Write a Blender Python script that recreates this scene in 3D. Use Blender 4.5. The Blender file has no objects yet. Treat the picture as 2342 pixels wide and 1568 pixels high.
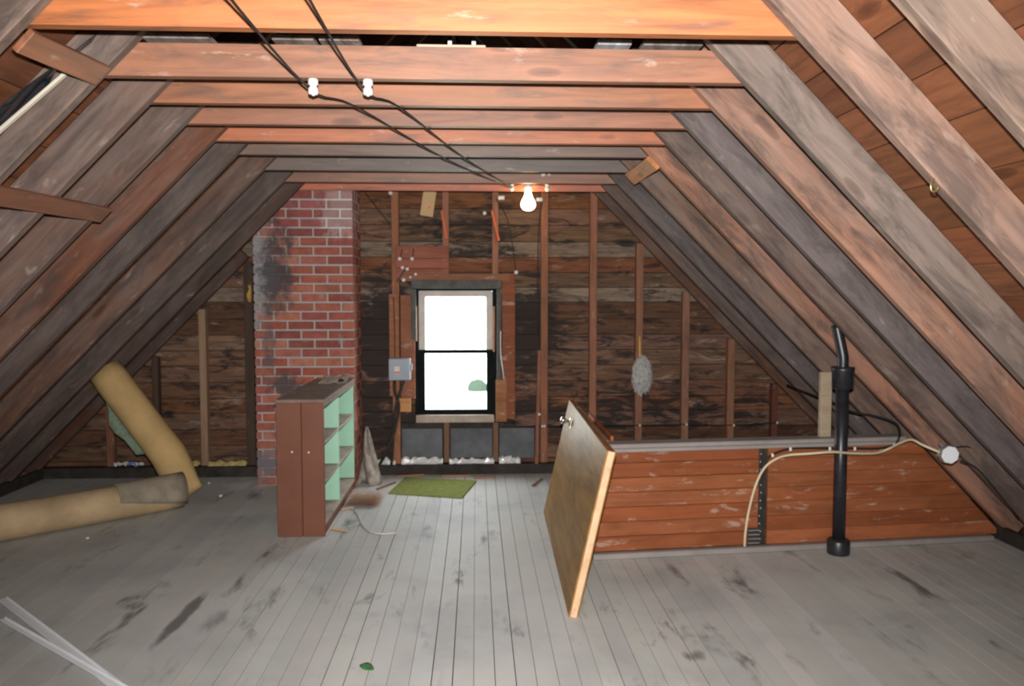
import bpy, bmesh, math, random
from mathutils import Vector, Matrix, Euler

random.seed(7)
R = math.radians
scene = bpy.context.scene
col = scene.collection

# ------------------------------------------------------------------ camera
CAM = Vector((0, 0, 1.5))
YAW, PITCH, FPX = R(2.62), R(3.455), 1787.0
cam_d = bpy.data.cameras.new('camera')
cam_d.sensor_width = 36.0
cam_d.lens = FPX / 2342 * 36
cam_d.clip_start = 0.01
cam = bpy.data.objects.new('camera', cam_d)
cam.location = CAM
cam.rotation_euler = (R(90) - PITCH, 0, -YAW)
col.objects.link(cam)
scene.camera = cam
cam_d.dof.use_dof = True
cam_d.dof.focus_distance = 0.95
cam_d.dof.aperture_fstop = 11.0

FWD = Vector((math.sin(YAW) * math.cos(PITCH), math.cos(YAW) * math.cos(PITCH), -math.sin(PITCH)))
RGT = Vector((math.cos(YAW), -math.sin(YAW), 0))
UPV = RGT.cross(FWD)


def ray(px, py):
    return FWD + RGT * ((px - 1171) / FPX) - UPV * ((py - 784) / FPX)


def at(px, py, Y):
    """Point of the room at distance Y (world y) that was measured at pixel (px, py)."""
    v = ray(px, py)
    return CAM + v * (Y / v.y)


def fl(px, py, Z=0.0):
    """Point on the horizontal plane z=Z that was measured at pixel (px, py)."""
    v = ray(px, py)
    return CAM + v * ((Z - 1.5) / v.z)


# ------------------------------------------------------------------ world, lights, exposure
world = bpy.data.worlds.new('overcast_sky')
world.use_nodes = True
bg = world.node_tree.nodes['Background']
bg.inputs[0].default_value = (0.93, 0.97, 1.0, 1)
bg.inputs[1].default_value = 19.0
scene.world = world

flash_d = bpy.data.lights.new('camera_flash', 'SPOT')
flash_d.energy = 900
flash_d.color = (1.0, 0.965, 0.92)
flash_d.spot_size = R(108)
flash_d.spot_blend = 1.0
flash_d.shadow_soft_size = 0.018
flash = bpy.data.objects.new('camera_flash', flash_d)
flash.location = CAM + UPV * 0.12 + FWD * 0.02
flash.rotation_euler = (R(90) - PITCH + R(1.5), 0, -YAW)
col.objects.link(flash)

scene.view_settings.view_transform = 'Standard'
scene.view_settings.look = 'None'
scene.view_settings.gamma = 1.0
scene.view_settings.use_curve_mapping = False
scene.view_settings.exposure = 0.0
scene.cycles.max_bounces = 6
scene.cycles.diffuse_bounces = 3
scene.cycles.glossy_bounces = 2
scene.cycles.transparent_max_bounces = 6
scene.cycles.use_denoising = True
scene.cycles.use_adaptive_sampling = True
scene.cycles.adaptive_threshold = 0.04

# ------------------------------------------------------------------ dimensions of the attic
TIE_Z = 2.3115
XL, XR = -1.354, 1.013           # inner faces of the rafters at tie height
ANG = R(45.3)
XC = (XL + XR) / 2
RIDGE = TIE_Z + (XR - XC) * math.tan(ANG)
FXL, FXR = XL - TIE_Z / math.tan(ANG), XR + TIE_Z / math.tan(ANG)
RD = 0.155                       # rafter depth
TIE_Y = [2.484, 3.0, 3.405, 3.811, 4.215, 4.61, 5.162, 5.685, 6.12]
WALL_Y = 6.60


def roof_x(z, side, off=0.0):
    """x of the rafters' inner line at height z (off = distance outwards, perpendicular)."""
    d = (TIE_Z - z) / math.tan(ANG) + off / math.sin(ANG)
    return XR + d if side > 0 else XL - d


# ------------------------------------------------------------------ node helpers
def new_mat(name):
    m = bpy.data.materials.new(name)
    m.use_nodes = True
    nt = m.node_tree
    return m, nt, nt.nodes['Principled BSDF']


def N(nt, typ, **kw):
    n = nt.nodes.new(typ)
    for k, v in kw.items():
        if k == 'ins':
            for i, x in v.items():
                n.inputs[i].default_value = x
        else:
            setattr(n, k, v)
    return n


def L(nt, a, ai, b, bi):
    nt.links.new(a.outputs[ai], b.inputs[bi])


def ramp(nt, pts):
    n = N(nt, 'ShaderNodeValToRGB')
    e = n.color_ramp.elements
    while len(e) < len(pts):
        e.new(0.5)
    for el, (p, c) in zip(e, pts):
        el.position = p
        el.color = c if len(c) == 4 else (*c, 1)
    return n


def mixc(nt, blend, fac=None):
    n = N(nt, 'ShaderNodeMix', data_type='RGBA', blend_type=blend)
    if fac is not None:
        n.inputs[0].default_value = fac
    return n  # inputs 0 fac, 6 A, 7 B; output 2


def coords(nt, scale, world_space=False, rnd=True):
    """Object (or world) coordinates, shifted per object so copies differ."""
    if world_space:
        tc = N(nt, 'ShaderNodeNewGeometry')
        src = (tc, 'Position')
    else:
        tc = N(nt, 'ShaderNodeTexCoord')
        src = (tc, 'Object')
    mp = N(nt, 'ShaderNodeMapping')
    mp.inputs['Scale'].default_value = scale
    L(nt, src[0], src[1], mp, 'Vector')
    if rnd and not world_space:
        oi = N(nt, 'ShaderNodeObjectInfo')
        mu = N(nt, 'ShaderNodeMath', operation='MULTIPLY', ins={1: 57.0})
        L(nt, oi, 'Random', mu, 0)
        cb = N(nt, 'ShaderNodeCombineXYZ')
        for i in range(3):
            L(nt, mu, 0, cb, i)
        L(nt, cb, 0, mp, 'Location')
    return mp


def noise(nt, vec, scale, detail=4, rough=0.6, dist=0.0):
    detail = min(detail, 4)
    n = N(nt, 'ShaderNodeTexNoise', ins={'Scale': scale, 'Detail': detail, 'Roughness': rough, 'Distortion': dist})
    L(nt, vec, 0, n, 'Vector')
    return n


def wood(name, rough=0.75, grain=1.0, stretch=(0.9, 16, 16), stain=(0.10, 0.09, 0.09), stain_lo=0.5, stain_hi=0.75,
         stain_amt=0.6, grey=(0.30, 0.27, 0.25), grey_amt=0.0, knots=True, bump=0.15, spec=0.3, base=None, pale_amt=0.0, pale_lo=0.62, coat=0.0):
    """Sawn wood; the board's own colour comes from the object colour (or base)."""
    m, nt, p = new_mat(name)
    if base is None:
        oi = N(nt, 'ShaderNodeObjectInfo')
        src = (oi, 'Color')
    else:
        c = N(nt, 'ShaderNodeRGB')
        c.outputs[0].default_value = (*base, 1)
        src = (c, 0)
    v = coords(nt, stretch)
    g = noise(nt, v, 2.2, 5, 0.65, 0.6)
    lo, hi = 1 - 0.45 * grain, 1 + 0.35 * grain
    r = ramp(nt, [(0.25, (lo, lo * 0.97, lo * 0.94)), (0.5, (1, 1, 1)), (0.75, (hi, hi, hi))])
    L(nt, g, 0, r, 0)
    mx = mixc(nt, 'MULTIPLY', 1.0)
    L(nt, src[0], src[1], mx, 6)
    L(nt, r, 0, mx, 7)
    cur = mx
    if knots:
        kv = coords(nt, (1.6, 5.5, 5.5))
        vo = N(nt, 'ShaderNodeTexVoronoi', ins={'Scale': 1.0})
        vo.distance = 'EUCLIDEAN'
        L(nt, kv, 0, vo, 'Vector')
        kr = ramp(nt, [(0.03, (0.42, 0.36, 0.33)), (0.11, (0.75, 0.68, 0.64)), (0.13, (1.15, 1.12, 1.1)), (0.26, (1, 1, 1))])
        L(nt, vo, 'Distance', kr, 0)
        mk = mixc(nt, 'MULTIPLY', 0.85)
        L(nt, cur, 2, mk, 6)
        L(nt, kr, 0, mk, 7)
        cur = mk
    if grey_amt:
        gv = coords(nt, (1.2, 4, 4))
        gn = noise(nt, gv, 1.5, 4, 0.6, 0.4)
        gr = ramp(nt, [(0.42, (0, 0, 0)), (0.62, (grey_amt,) * 3)])
        L(nt, gn, 0, gr, 0)
        mg = mixc(nt, 'MIX')
        L(nt, gr, 0, mg, 0)
        L(nt, cur, 2, mg, 6)
        mg.inputs[7].default_value = (*grey, 1)
        cur = mg
    if pale_amt:
        pv = coords(nt, (2.2, 7, 7))
        pn = noise(nt, pv, 2.4, 4, 0.7, 0.3)
        pr = ramp(nt, [(pale_lo, (0, 0, 0)), (pale_lo + 0.09, (pale_amt,) * 3)])
        L(nt, pn, 0, pr, 0)
        mp_ = mixc(nt, 'MIX')
        L(nt, pr, 0, mp_, 0)
        L(nt, cur, 2, mp_, 6)
        mp_.inputs[7].default_value = (0.60, 0.54, 0.47, 1)
        cur = mp_
    sv = coords(nt, (1.6, 6, 6))
    sn = noise(nt, sv, 1.7, 5, 0.7, 0.5)
    sr = ramp(nt, [(stain_lo, (0, 0, 0)), (stain_hi, (stain_amt,) * 3)])
    L(nt, sn, 0, sr, 0)
    ms = mixc(nt, 'MIX')
    L(nt, sr, 0, ms, 0)
    L(nt, cur, 2, ms, 6)
    ms.inputs[7].default_value = (*stain, 1)
    L(nt, ms, 2, p, 'Base Color')
    p.inputs['Roughness'].default_value = rough
    p.inputs['Specular IOR Level'].default_value = spec
    p.inputs['Coat Weight'].default_value = coat
    p.inputs['Coat Roughness'].default_value = 0.5
    b = N(nt, 'ShaderNodeBump', ins={'Strength': bump, 'Distance': 0.004})
    L(nt, g, 0, b, 'Height')
    L(nt, b, 0, p, 'Normal')
    return m


def plain(name, c, rough=0.6, metal=0.0, spec=0.4, var=0.18, scale=9.0, bump=0.0, emit=None):
    m, nt, p = new_mat(name)
    v = coords(nt, (1, 1, 1))
    n = noise(nt, v, scale, 5, 0.65)
    r = ramp(nt, [(0.3, tuple(x * (1 - var) for x in c)), (0.7, tuple(min(1, x * (1 + var)) for x in c))])
    L(nt, n, 0, r, 0)
    L(nt, r, 0, p, 'Base Color')
    p.inputs['Roughness'].default_value = rough
    p.inputs['Metallic'].default_value = metal
    p.inputs['Specular IOR Level'].default_value = spec
    if bump:
        b = N(nt, 'ShaderNodeBump', ins={'Strength': bump, 'Distance': 0.01})
        L(nt, n, 0, b, 'Height')
        L(nt, b, 0, p, 'Normal')
    if emit:
        p.inputs['Emission Color'].default_value = (*emit[0], 1)
        p.inputs['Emission Strength'].default_value = emit[1]
    return m


M = {}
M['tie'] = wood('joist_wood', rough=0.55, grain=1.15, stretch=(0.8, 10, 10), stain=(0.085, 0.06, 0.055), stain_lo=0.52, stain_hi=0.68, stain_amt=0.55, pale_amt=0.35, pale_lo=0.62, spec=0.9, coat=0.25)
M['rafter'] = wood('rafter_wood', rough=0.7, grain=1.1, stretch=(0.6, 9, 9), stain=(0.06, 0.048, 0.045), stain_lo=0.46, stain_hi=0.64, stain_amt=0.65, grey_amt=0.35, grey=(0.19, 0.165, 0.152), pale_amt=0.26, pale_lo=0.62)
M['sheath'] = wood('roof_board_wood', rough=0.85, grain=0.9, stretch=(0.8, 10, 10), stain=(0.06, 0.03, 0.02), stain_lo=0.5, stain_hi=0.75, stain_amt=0.6)
M['stud'] = wood('stud_wood', rough=0.75, grain=0.6, stretch=(1, 14, 14), stain=(0.10, 0.055, 0.035), stain_lo=0.5, stain_hi=0.7, stain_amt=0.5, pale_amt=0.3)
M['plank'] = wood('varnished_board_wood', rough=0.6, grain=0.5, stretch=(0.7, 12, 12), stain=(0.11, 0.035, 0.014), stain_lo=0.45, stain_hi=0.75, stain_amt=0.55, pale_amt=0.38, pale_lo=0.585, knots=False, spec=0.1)
M['raw'] = wood('raw_pine_wood', rough=0.7, grain=0.5, stretch=(1.2, 14, 14), stain=(0.35, 0.2, 0.1), stain_amt=0.4, knots=False)
M['light_block'] = plain('dark_underlay', (0.02, 0.016, 0.014), 0.95)


def siding_mat():
    """Rough gable boards: brown wood with black water stains around the window and pale mould."""
    m, nt, p = new_mat('gable_board_wood')
    oi = N(nt, 'ShaderNodeObjectInfo')
    v = coords(nt, (1.3, 13, 13))
    g = noise(nt, v, 2.4, 6, 0.7, 0.7)
    r = ramp(nt, [(0.28, (0.45, 0.42, 0.4)), (0.5, (1, 1, 1)), (0.74, (1.5, 1.45, 1.4))])
    L(nt, g, 0, r, 0)
    mx = mixc(nt, 'MULTIPLY', 1.0)
    L(nt, oi, 'Color', mx, 6)
    L(nt, r, 0, mx, 7)
    # pale mould
    pv = coords(nt, (1.1, 1, 4.2), True)
    pn = noise(nt, pv, 2.6, 6, 0.75, 0.5)
    pr = ramp(nt, [(0.58, (0, 0, 0)), (0.70, (0.6,) * 3)])
    L(nt, pn, 0, pr, 0)
    mp_ = mixc(nt, 'MIX')
    L(nt, pr, 0, mp_, 0)
    L(nt, mx, 2, mp_, 6)
    mp_.inputs[7].default_value = (0.38, 0.31, 0.25, 1)
    # black stains: streaky noise, denser in patches beside the window
    sv = coords(nt, (1.5, 1, 6.0), True)
    sn = noise(nt, sv, 2.1, 6, 0.72, 0.6)
    geo = N(nt, 'ShaderNodeNewGeometry')
    total = None
    for (cx, cz, sx, sz, amp) in ((-0.78, 1.15, 0.42, 0.62, 0.23), (0.42, 1.2, 0.40, 0.5, 0.21), (-0.2, 0.25, 0.9, 0.35, 0.22),
                                  (1.1, 0.55, 1.6, 0.28, 0.12), (-0.15, 2.0, 0.6, 0.22, 0.13), (-0.78, 0.5, 0.35, 0.5, 0.23)):
        mp = N(nt, 'ShaderNodeMapping')
        mp.inputs['Location'].default_value = (-cx / sx, 0, -cz / sz)
        mp.inputs['Scale'].default_value = (1 / sx, 0.0, 1 / sz)
        L(nt, geo, 'Position', mp, 'Vector')
        ln = N(nt, 'ShaderNodeVectorMath', operation='LENGTH')
        L(nt, mp, 0, ln, 0)
        mr = N(nt, 'ShaderNodeMapRange', ins={'From Min': 0.3, 'From Max': 1.15, 'To Min': amp, 'To Max': 0.0})
        mr.interpolation_type = 'SMOOTHSTEP'
        L(nt, ln, 'Value', mr, 'Value')
        if total is None:
            total = mr
        else:
            a = N(nt, 'ShaderNodeMath', operation='MAXIMUM')
            L(nt, total, 0, a, 0)
            L(nt, mr, 0, a, 1)
            total = a
    add = N(nt, 'ShaderNodeMath', operation='ADD')
    L(nt, sn, 0, add, 0)
    L(nt, total, 0, add, 1)
    sr = ramp(nt, [(0.515, (0, 0, 0)), (0.64, (0.92,) * 3)])
    L(nt, add, 0, sr, 0)
    ms = mixc(nt, 'MIX')
    L(nt, sr, 0, ms, 0)
    L(nt, mp_, 2, ms, 6)
    ms.inputs[7].default_value = (0.022, 0.018, 0.017, 1)
    L(nt, ms, 2, p, 'Base Color')
    p.inputs['Roughness'].default_value = 0.8
    p.inputs['Specular IOR Level'].default_value = 0.25
    b = N(nt, 'ShaderNodeBump', ins={'Strength': 0.5, 'Distance': 0.006})
    L(nt, g, 0, b, 'Height')
    L(nt, b, 0, p, 'Normal')
    return m


def floor_mat():
    m, nt, p = new_mat('grey_floor_paint')
    oi = N(nt, 'ShaderNodeObjectInfo')
    v = coords(nt, (1, 1, 1), True)
    n1 = noise(nt, v, 1.6, 6, 0.62, 0.4)
    r1 = ramp(nt, [(0.30, (0.80, 0.80, 0.82)), (0.5, (1, 1, 1)), (0.7, (1.10, 1.09, 1.06))])
    L(nt, n1, 0, r1, 0)
    mx = mixc(nt, 'MULTIPLY', 1.0)
    L(nt, oi, 'Color', mx, 6)
    L(nt, r1, 0, mx, 7)
    v2 = coords(nt, (1.0, 0.32, 1), True)
    n2 = noise(nt, v2, 5.2, 7, 0.68, 0.35)
    r2 = ramp(nt, [(0.57, (0, 0, 0)), (0.70, (0.6,) * 3)])
    L(nt, n2, 0, r2, 0)
    m2 = mixc(nt, 'MIX')
    L(nt, r2, 0, m2, 0)
    L(nt, mx, 2, m2, 6)
    m2.inputs[7].default_value = (0.15, 0.145, 0.155, 1)
    v3 = coords(nt, (1, 0.5, 1), True)
    n3 = noise(nt, v3, 9.0, 5, 0.7, 0.2)
    r3 = ramp(nt, [(0.68, (0, 0, 0)), (0.8, (0.5,) * 3)])
    L(nt, n3, 0, r3, 0)
    m3 = mixc(nt, 'MIX')
    L(nt, r3, 0, m3, 0)
    L(nt, m2, 2, m3, 6)
    m3.inputs[7].default_value = (0.10, 0.09, 0.085, 1)
    geo = N(nt, 'ShaderNodeNewGeometry')
    cur = m3
    sA, sB = fl(352, 1486), fl(472, 1345)
    sC, sD = fl(455, 1470), fl(520, 1370)
    for (ctr, sx, sy, ang, c, amp, lo, hi) in (
            ((sA + sB) / 2, 0.045, (sB - sA).length * 0.62, 0.0, (0.10, 0.085, 0.08), 0.45, 0.62, 0.80),
            ((sC + sD) / 2, 0.08, (sD - sC).length * 0.6, 0.0, (0.16, 0.15, 0.155), 0.35, 0.66, 0.85),
            (fl(560, 1108), 0.42, 0.30, 0.0, (0.72, 0.70, 0.68), 0.42, 0.74, 0.92),
            (fl(560, 1135), 0.35, 0.35, 0.0, (0.10, 0.10, 0.11), 0.30, 0.72, 0.90),
            (fl(1580, 1500), 0.10, 0.10, 0.0, (0.12, 0.11, 0.11), 0.40, 0.72, 0.88)):
        mp = N(nt, 'ShaderNodeMapping')
        mp.inputs['Location'].default_value = (-ctr.x / sx, -ctr.y / sy, 0)
        mp.inputs['Scale'].default_value = (1 / sx, 1 / sy, 0)
        L(nt, geo, 'Position', mp, 'Vector')
        ln = N(nt, 'ShaderNodeVectorMath', operation='LENGTH')
        L(nt, mp, 0, ln, 0)
        mr = N(nt, 'ShaderNodeMapRange', ins={'From Min': 0.15, 'From Max': 1.2, 'To Min': amp, 'To Max': 0.0})
        L(nt, ln, 'Value', mr, 'Value')
        ad = N(nt, 'ShaderNodeMath', operation='ADD')
        L(nt, n2, 0, ad, 0)
        L(nt, mr, 0, ad, 1)
        rr = ramp(nt, [(lo, (0, 0, 0)), (hi, (0.8,) * 3)])
        L(nt, ad, 0, rr, 0)
        mm = mixc(nt, 'MIX')
        L(nt, rr, 0, mm, 0)
        L(nt, cur, 2, mm, 6)
        mm.inputs[7].default_value = (*c, 1)
        cur = mm
    L(nt, cur, 2, p, 'Base Color')
    p.inputs['Roughness'].default_value = 0.62
    p.inputs['Specular IOR Level'].default_value = 0.3
    b = N(nt, 'ShaderNodeBump', ins={'Strength': 0.12, 'Distance': 0.004})
    L(nt, n2, 0, b, 'Height')
    L(nt, b, 0, p, 'Normal')
    return m


def brick_mat():
    m, nt, p = new_mat('chimney_brick')
    oi = N(nt, 'ShaderNodeObjectInfo')
    v = coords(nt, (1, 1, 1))
    n1 = noise(nt, v, 14, 5, 0.7)
    r1 = ramp(nt, [(0.25, (0.6, 0.58, 0.6)), (0.5, (1, 1, 1)), (0.75, (1.25, 1.3, 1.3))])
    L(nt, n1, 0, r1, 0)
    mx = mixc(nt, 'MULTIPLY', 1.0)
    L(nt, oi, 'Color', mx, 6)
    L(nt, r1, 0, mx, 7)
    return m, nt, p, mx


def soot(nt, cur, ci, white=0.85):
    """Mortar wash and soot on the chimney's upper corner, at its own place on the stack."""
    geo = N(nt, 'ShaderNodeNewGeometry')
    wv = coords(nt, (1, 1, 1), True)
    wn = noise(nt, wv, 7.0, 6, 0.75, 0.3)
    # grey wash along the outer corner
    sep = N(nt, 'ShaderNodeSeparateXYZ')
    L(nt, geo, 'Position', sep, 0)
    out = (cur, ci)
    for (cx, cz, sx, sz, c, lo, hi) in ((-1.72, 1.72, 0.17, 0.50, (0.30, 0.31, 0.32), 0.62, 0.80), (-1.56, 1.70, 0.20, 0.62, (0.045, 0.045, 0.05), 0.70, 0.90),
                                        (-1.50, 0.80, 0.24, 0.14, (0.06, 0.06, 0.065), 0.74, 0.92), (-1.62, 1.1, 0.10, 0.5, (0.10, 0.09, 0.09), 0.78, 1.0), (-1.75, 0.15, 0.5, 0.30, (0.15, 0.15, 0.165), 0.74, 0.95),
                                        (-1.06, 2.18, 0.26, 0.30, (0.66, 0.62, 0.60), 0.70, 0.86)):
        mp = N(nt, 'ShaderNodeMapping')
        mp.inputs['Location'].default_value = (-cx / sx, 0, -cz / sz)
        mp.inputs['Scale'].default_value = (1 / sx, 0.0, 1 / sz)
        L(nt, geo, 'Position', mp, 'Vector')
        ln = N(nt, 'ShaderNodeVectorMath', operation='LENGTH')
        L(nt, mp, 0, ln, 0)
        mr = N(nt, 'ShaderNodeMapRange', ins={'From Min': 0.2, 'From Max': 1.3, 'To Min': 0.45, 'To Max': 0.0})
        L(nt, ln, 'Value', mr, 'Value')
        a = N(nt, 'ShaderNodeMath', operation='ADD')
        L(nt, wn, 0, a, 0)
        L(nt, mr, 0, a, 1)
        rr = ramp(nt, [(lo, (0, 0, 0)), (hi, ((white if c[0] > 0.6 else 0.85),) * 3)])
        L(nt, a, 0, rr, 0)
        mm = mixc(nt, 'MIX')
        L(nt, rr, 0, mm, 0)
        nt.links.new(out[0].outputs[out[1]], mm.inputs[6])
        mm.inputs[7].default_value = (*c, 1)
        out = (mm, 2)
    return out


_m, _nt, _p, _mx = brick_mat()
_o = soot(_nt, _mx, 2, 0.28)
_nt.links.new(_o[0].outputs[_o[1]], _p.inputs['Base Color'])
_p.inputs['Roughness'].default_value = 0.85
M['brick'] = _m
_m, _nt, _p = new_mat('chimney_mortar')
_c = N(_nt, 'ShaderNodeRGB')
_c.outputs[0].default_value = (0.41, 0.36, 0.35, 1)
_o = soot(_nt, _c, 0)
_nt.links.new(_o[0].outputs[_o[1]], _p.inputs['Base Color'])
_p.inputs['Roughness'].default_value = 0.95
M['mortar'] = _m
M['siding'] = siding_mat()
M['floor'] = floor_mat()
M['brown_paint'] = plain('brown_shelf_paint', (0.155, 0.056, 0.031), 0.55, spec=0.35, var=0.12, scale=5)
M['mint'] = plain('mint_green_paint', (0.34, 0.60, 0.45), 0.6, var=0.07, scale=4)
M['dusty'] = plain('dusty_shelf_wood', (0.38, 0.315, 0.26), 0.85, var=0.25, scale=7)
M['dust_top'] = plain('dusty_brown_top', (0.20, 0.145, 0.11), 0.85, var=0.3, scale=8)
M['grey_trim'] = plain('grey_trim_paint', (0.27, 0.24, 0.225), 0.65, var=0.15, scale=6)
M['black_iron'] = plain('black_iron', (0.016, 0.016, 0.02), 0.38, spec=0.6, var=0.4, scale=14)
M['black_rubber'] = plain('black_cable_sheath', (0.018, 0.016, 0.015), 0.6, var=0.2)
M['cream_cable'] = plain('cream_cable_sheath', (0.62, 0.52, 0.36), 0.55, var=0.08)
M['porcelain'] = plain('white_porcelain', (0.74, 0.74, 0.72), 0.18, spec=0.6, var=0.12, scale=30)
M['steel'] = plain('dull_steel', (0.55, 0.56, 0.58), 0.35, metal=0.8, var=0.15)
M['chrome'] = plain('chrome_metal', (0.82, 0.82, 0.8), 0.15, metal=1.0, var=0.05)
M['brass'] = plain('brass_metal', (0.75, 0.55, 0.25), 0.3, metal=0.9, var=0.1)
M['grey_metal'] = plain('grey_enamel', (0.27, 0.31, 0.37), 0.45, spec=0.4, var=0.08)
M['carpet'] = plain('tan_carpet_backing', (0.51, 0.345, 0.155), 0.9, spec=0.1, var=0.12, scale=5, bump=0.1)
M['carpet_old'] = plain('soiled_tan_carpet_backing', (0.44, 0.32, 0.19), 0.9, spec=0.1, var=0.22, scale=4, bump=0.1)
M['carpet_pile'] = plain('sage_carpet_pile', (0.20, 0.26, 0.19), 0.95, spec=0.05, var=0.25, scale=30, bump=0.3)
M['mat'] = plain('olive_green_felt', (0.20, 0.215, 0.07), 0.95, spec=0.05, var=0.2, scale=25, bump=0.2)
M['fluff'] = plain('grey_duster_fluff', (0.40, 0.39, 0.375), 0.95, spec=0.05, var=0.25, scale=40)
M['handle'] = plain('yellow_wood_handle', (0.62, 0.36, 0.10), 0.5, var=0.12)
M['straw'] = plain('brown_straw', (0.50, 0.31, 0.20), 0.9, var=0.3, scale=30)
M['white_cord'] = plain('white_cotton_cord', (0.62, 0.58, 0.52), 0.9, var=0.1)
M['white_plastic'] = plain('white_vinyl', (0.84, 0.87, 0.90), 0.35, var=0.04)
M['card'] = plain('tan_card', (0.52, 0.36, 0.19), 0.8, var=0.06)
M['red_mark'] = plain('red_crayon', (0.75, 0.08, 0.05), 0.7)
M['orange_wood'] = plain('orange_red_stick_paint', (0.52, 0.10, 0.025), 0.55, var=0.12)
M['green_leaf'] = plain('green_leaf', (0.05, 0.17, 0.05), 0.7, var=0.25, scale=40)
M['cloth'] = plain('grimy_grey_cloth', (0.34, 0.30, 0.26), 0.95, spec=0.1, var=0.55, scale=10, bump=0.4)
M['foil'] = plain('crumpled_white_foil', (0.9, 0.9, 0.9), 0.35, metal=0.25, var=0.15, scale=30)
M['tar_paper'] = plain('grey_tar_paper', (0.085, 0.088, 0.098), 0.6, var=0.5, scale=4)
M['sash_black'] = plain('black_sash_paint', (0.010, 0.012, 0.013), 0.9, spec=0.03, var=0.3)
M['sash_pale'] = plain('weathered_pale_sash_paint', (0.58, 0.53, 0.49), 0.9, spec=0.1, var=0.15, scale=8)
M['old_grey'] = plain('old_grey_paint', (0.075, 0.075, 0.07), 0.7, var=0.4, scale=12)
M['char'] = plain('blackened_wood', (0.03, 0.024, 0.02), 0.85, var=0.5, scale=12)
M['black_plastic'] = plain('black_polythene', (0.012, 0.016, 0.026), 0.22, spec=0.7, var=0.3)
M['paper'] = plain('white_paper', (0.6, 0.58, 0.55), 0.8, var=0.12)
M['blue_print'] = plain('blue_print', (0.10, 0.2, 0.5), 0.7)
M['plaster'] = plain('white_plaster', (0.7, 0.68, 0.65), 0.95, var=0.1)
M['rag'] = plain('yellow_rag', (0.5, 0.28, 0.07), 0.9, var=0.3, scale=40)
M['insul'] = plain('yellow_glass_wool', (0.4, 0.32, 0.12), 0.95, var=0.4, scale=40, bump=0.5)
M['lawn'] = plain('pale_lawn', (0.50, 0.55, 0.42), 0.9, var=0.05, scale=0.3)
M['bush'] = plain('bush_leaf', (0.012, 0.028, 0.015), 0.9, spec=0.02, var=0.3, scale=3)


def varnish_mat():
    """Door slab veneer: golden brown varnish with worn bands."""
    m, nt, p = new_mat('varnished_door_veneer')
    v = coords(nt, (0.8, 5, 5))
    g = noise(nt, v, 3, 5, 0.6, 0.5)
    r = ramp(nt, [(0.3, (0.20, 0.10, 0.025)), (0.55, (0.34, 0.18, 0.042)), (0.75, (0.40, 0.235, 0.075))])
    L(nt, g, 0, r, 0)
    L(nt, r, 0, p, 'Base Color')
    p.inputs['Roughness'].default_value = 0.42
    p.inputs['Specular IOR Level'].default_value = 0.10
    return m


M['varnish'] = varnish_mat()


def glass_mat():
    m = bpy.data.materials.new('dusty_window_glass')
    m.use_nodes = True
    nt = m.node_tree
    nt.nodes.clear()
    out = N(nt, 'ShaderNodeOutputMaterial')
    tr = N(nt, 'ShaderNodeBsdfTransparent', ins={'Color': (0.94, 0.96, 0.95, 1)})
    gl = N(nt, 'ShaderNodeBsdfGlossy', ins={'Roughness': 0.03})
    tl = N(nt, 'ShaderNodeBsdfTranslucent', ins={'Color': (0.9, 0.9, 0.88, 1)})
    a = N(nt, 'ShaderNodeMixShader', ins={0: 0.02})
    b = N(nt, 'ShaderNodeMixShader', ins={0: 0.05})
    L(nt, tr, 0, a, 1); L(nt, tl, 0, a, 2)
    L(nt, a, 0, b, 1); L(nt, gl, 0, b, 2)
    L(nt, b, 0, out, 0)
    return m


M['glass'] = glass_mat()


def bulb_mat():
    m, nt, p = new_mat('lit_bulb_glass')
    p.inputs['Base Color'].default_value = (1, 0.9, 0.7, 1)
    p.inputs['Emission Color'].default_value = (1.0, 0.72, 0.36, 1)
    p.inputs['Emission Strength'].default_value = 22.0
    return m


M['bulb'] = bulb_mat()

# ------------------------------------------------------------------ mesh helpers
_cache = {}


def cbox_mesh(sx, sy, sz, ch=0.003, mesh_name='board'):
    """Chamfered box centred on the origin; alike boxes share their mesh."""
    key = (round(sx, 4), round(sy, 4), round(sz, 4), round(ch, 4), mesh_name)
    if key in _cache:
        return _cache[key]
    bm = bmesh.new()
    bmesh.ops.create_cube(bm, size=1)
    for v in bm.verts:
        v.co = Vector((v.co.x * sx, v.co.y * sy, v.co.z * sz))
    if ch > 0:
        bmesh.ops.bevel(bm, geom=bm.edges[:], offset=min(ch, sx * .3, sy * .3, sz * .3), segments=1, affect='EDGES', profile=0.5)
    me = bpy.data.meshes.new(mesh_name)
    bm.to_mesh(me)
    bm.free()
    _cache[key] = me
    return me


def link(name, me, mat, parent=None, loc=None, rot=None, color=None):
    o = bpy.data.objects.new(name, me)
    col.objects.link(o)
    if mat is not None and len(me.materials) == 0:
        me.materials.append(mat)
    elif mat is not None and me.materials[0] != mat:
        o.material_slots[0].link = 'OBJECT'
        o.material_slots[0].material = mat
    if loc is not None:
        o.location = loc
    if rot is not None:
        o.rotation_euler = rot
    if parent is not None:
        o.parent = parent
    if color is not None:
        o.color = (*color, 1)
    return o


def box(name, size, loc, mat, parent=None, rot=None, color=None, ch=0.003):
    """Chamfered box; loc is in the parent's space (parents stand unrotated unless noted)."""
    return link(name, cbox_mesh(*size, ch, name), mat, parent, loc, rot, color)


def span(name, a, b, mat, parent=None, color=None, ch=0.003, origin=Vector((0, 0, 0))):
    """Box between two opposite corners (world), parented to a thing standing at origin."""
    a, b = Vector(a), Vector(b)
    s = Vector([abs(b[i] - a[i]) for i in range(3)])
    return box(name, s, (a + b) / 2 - origin, mat, parent, None, color, ch)


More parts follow.
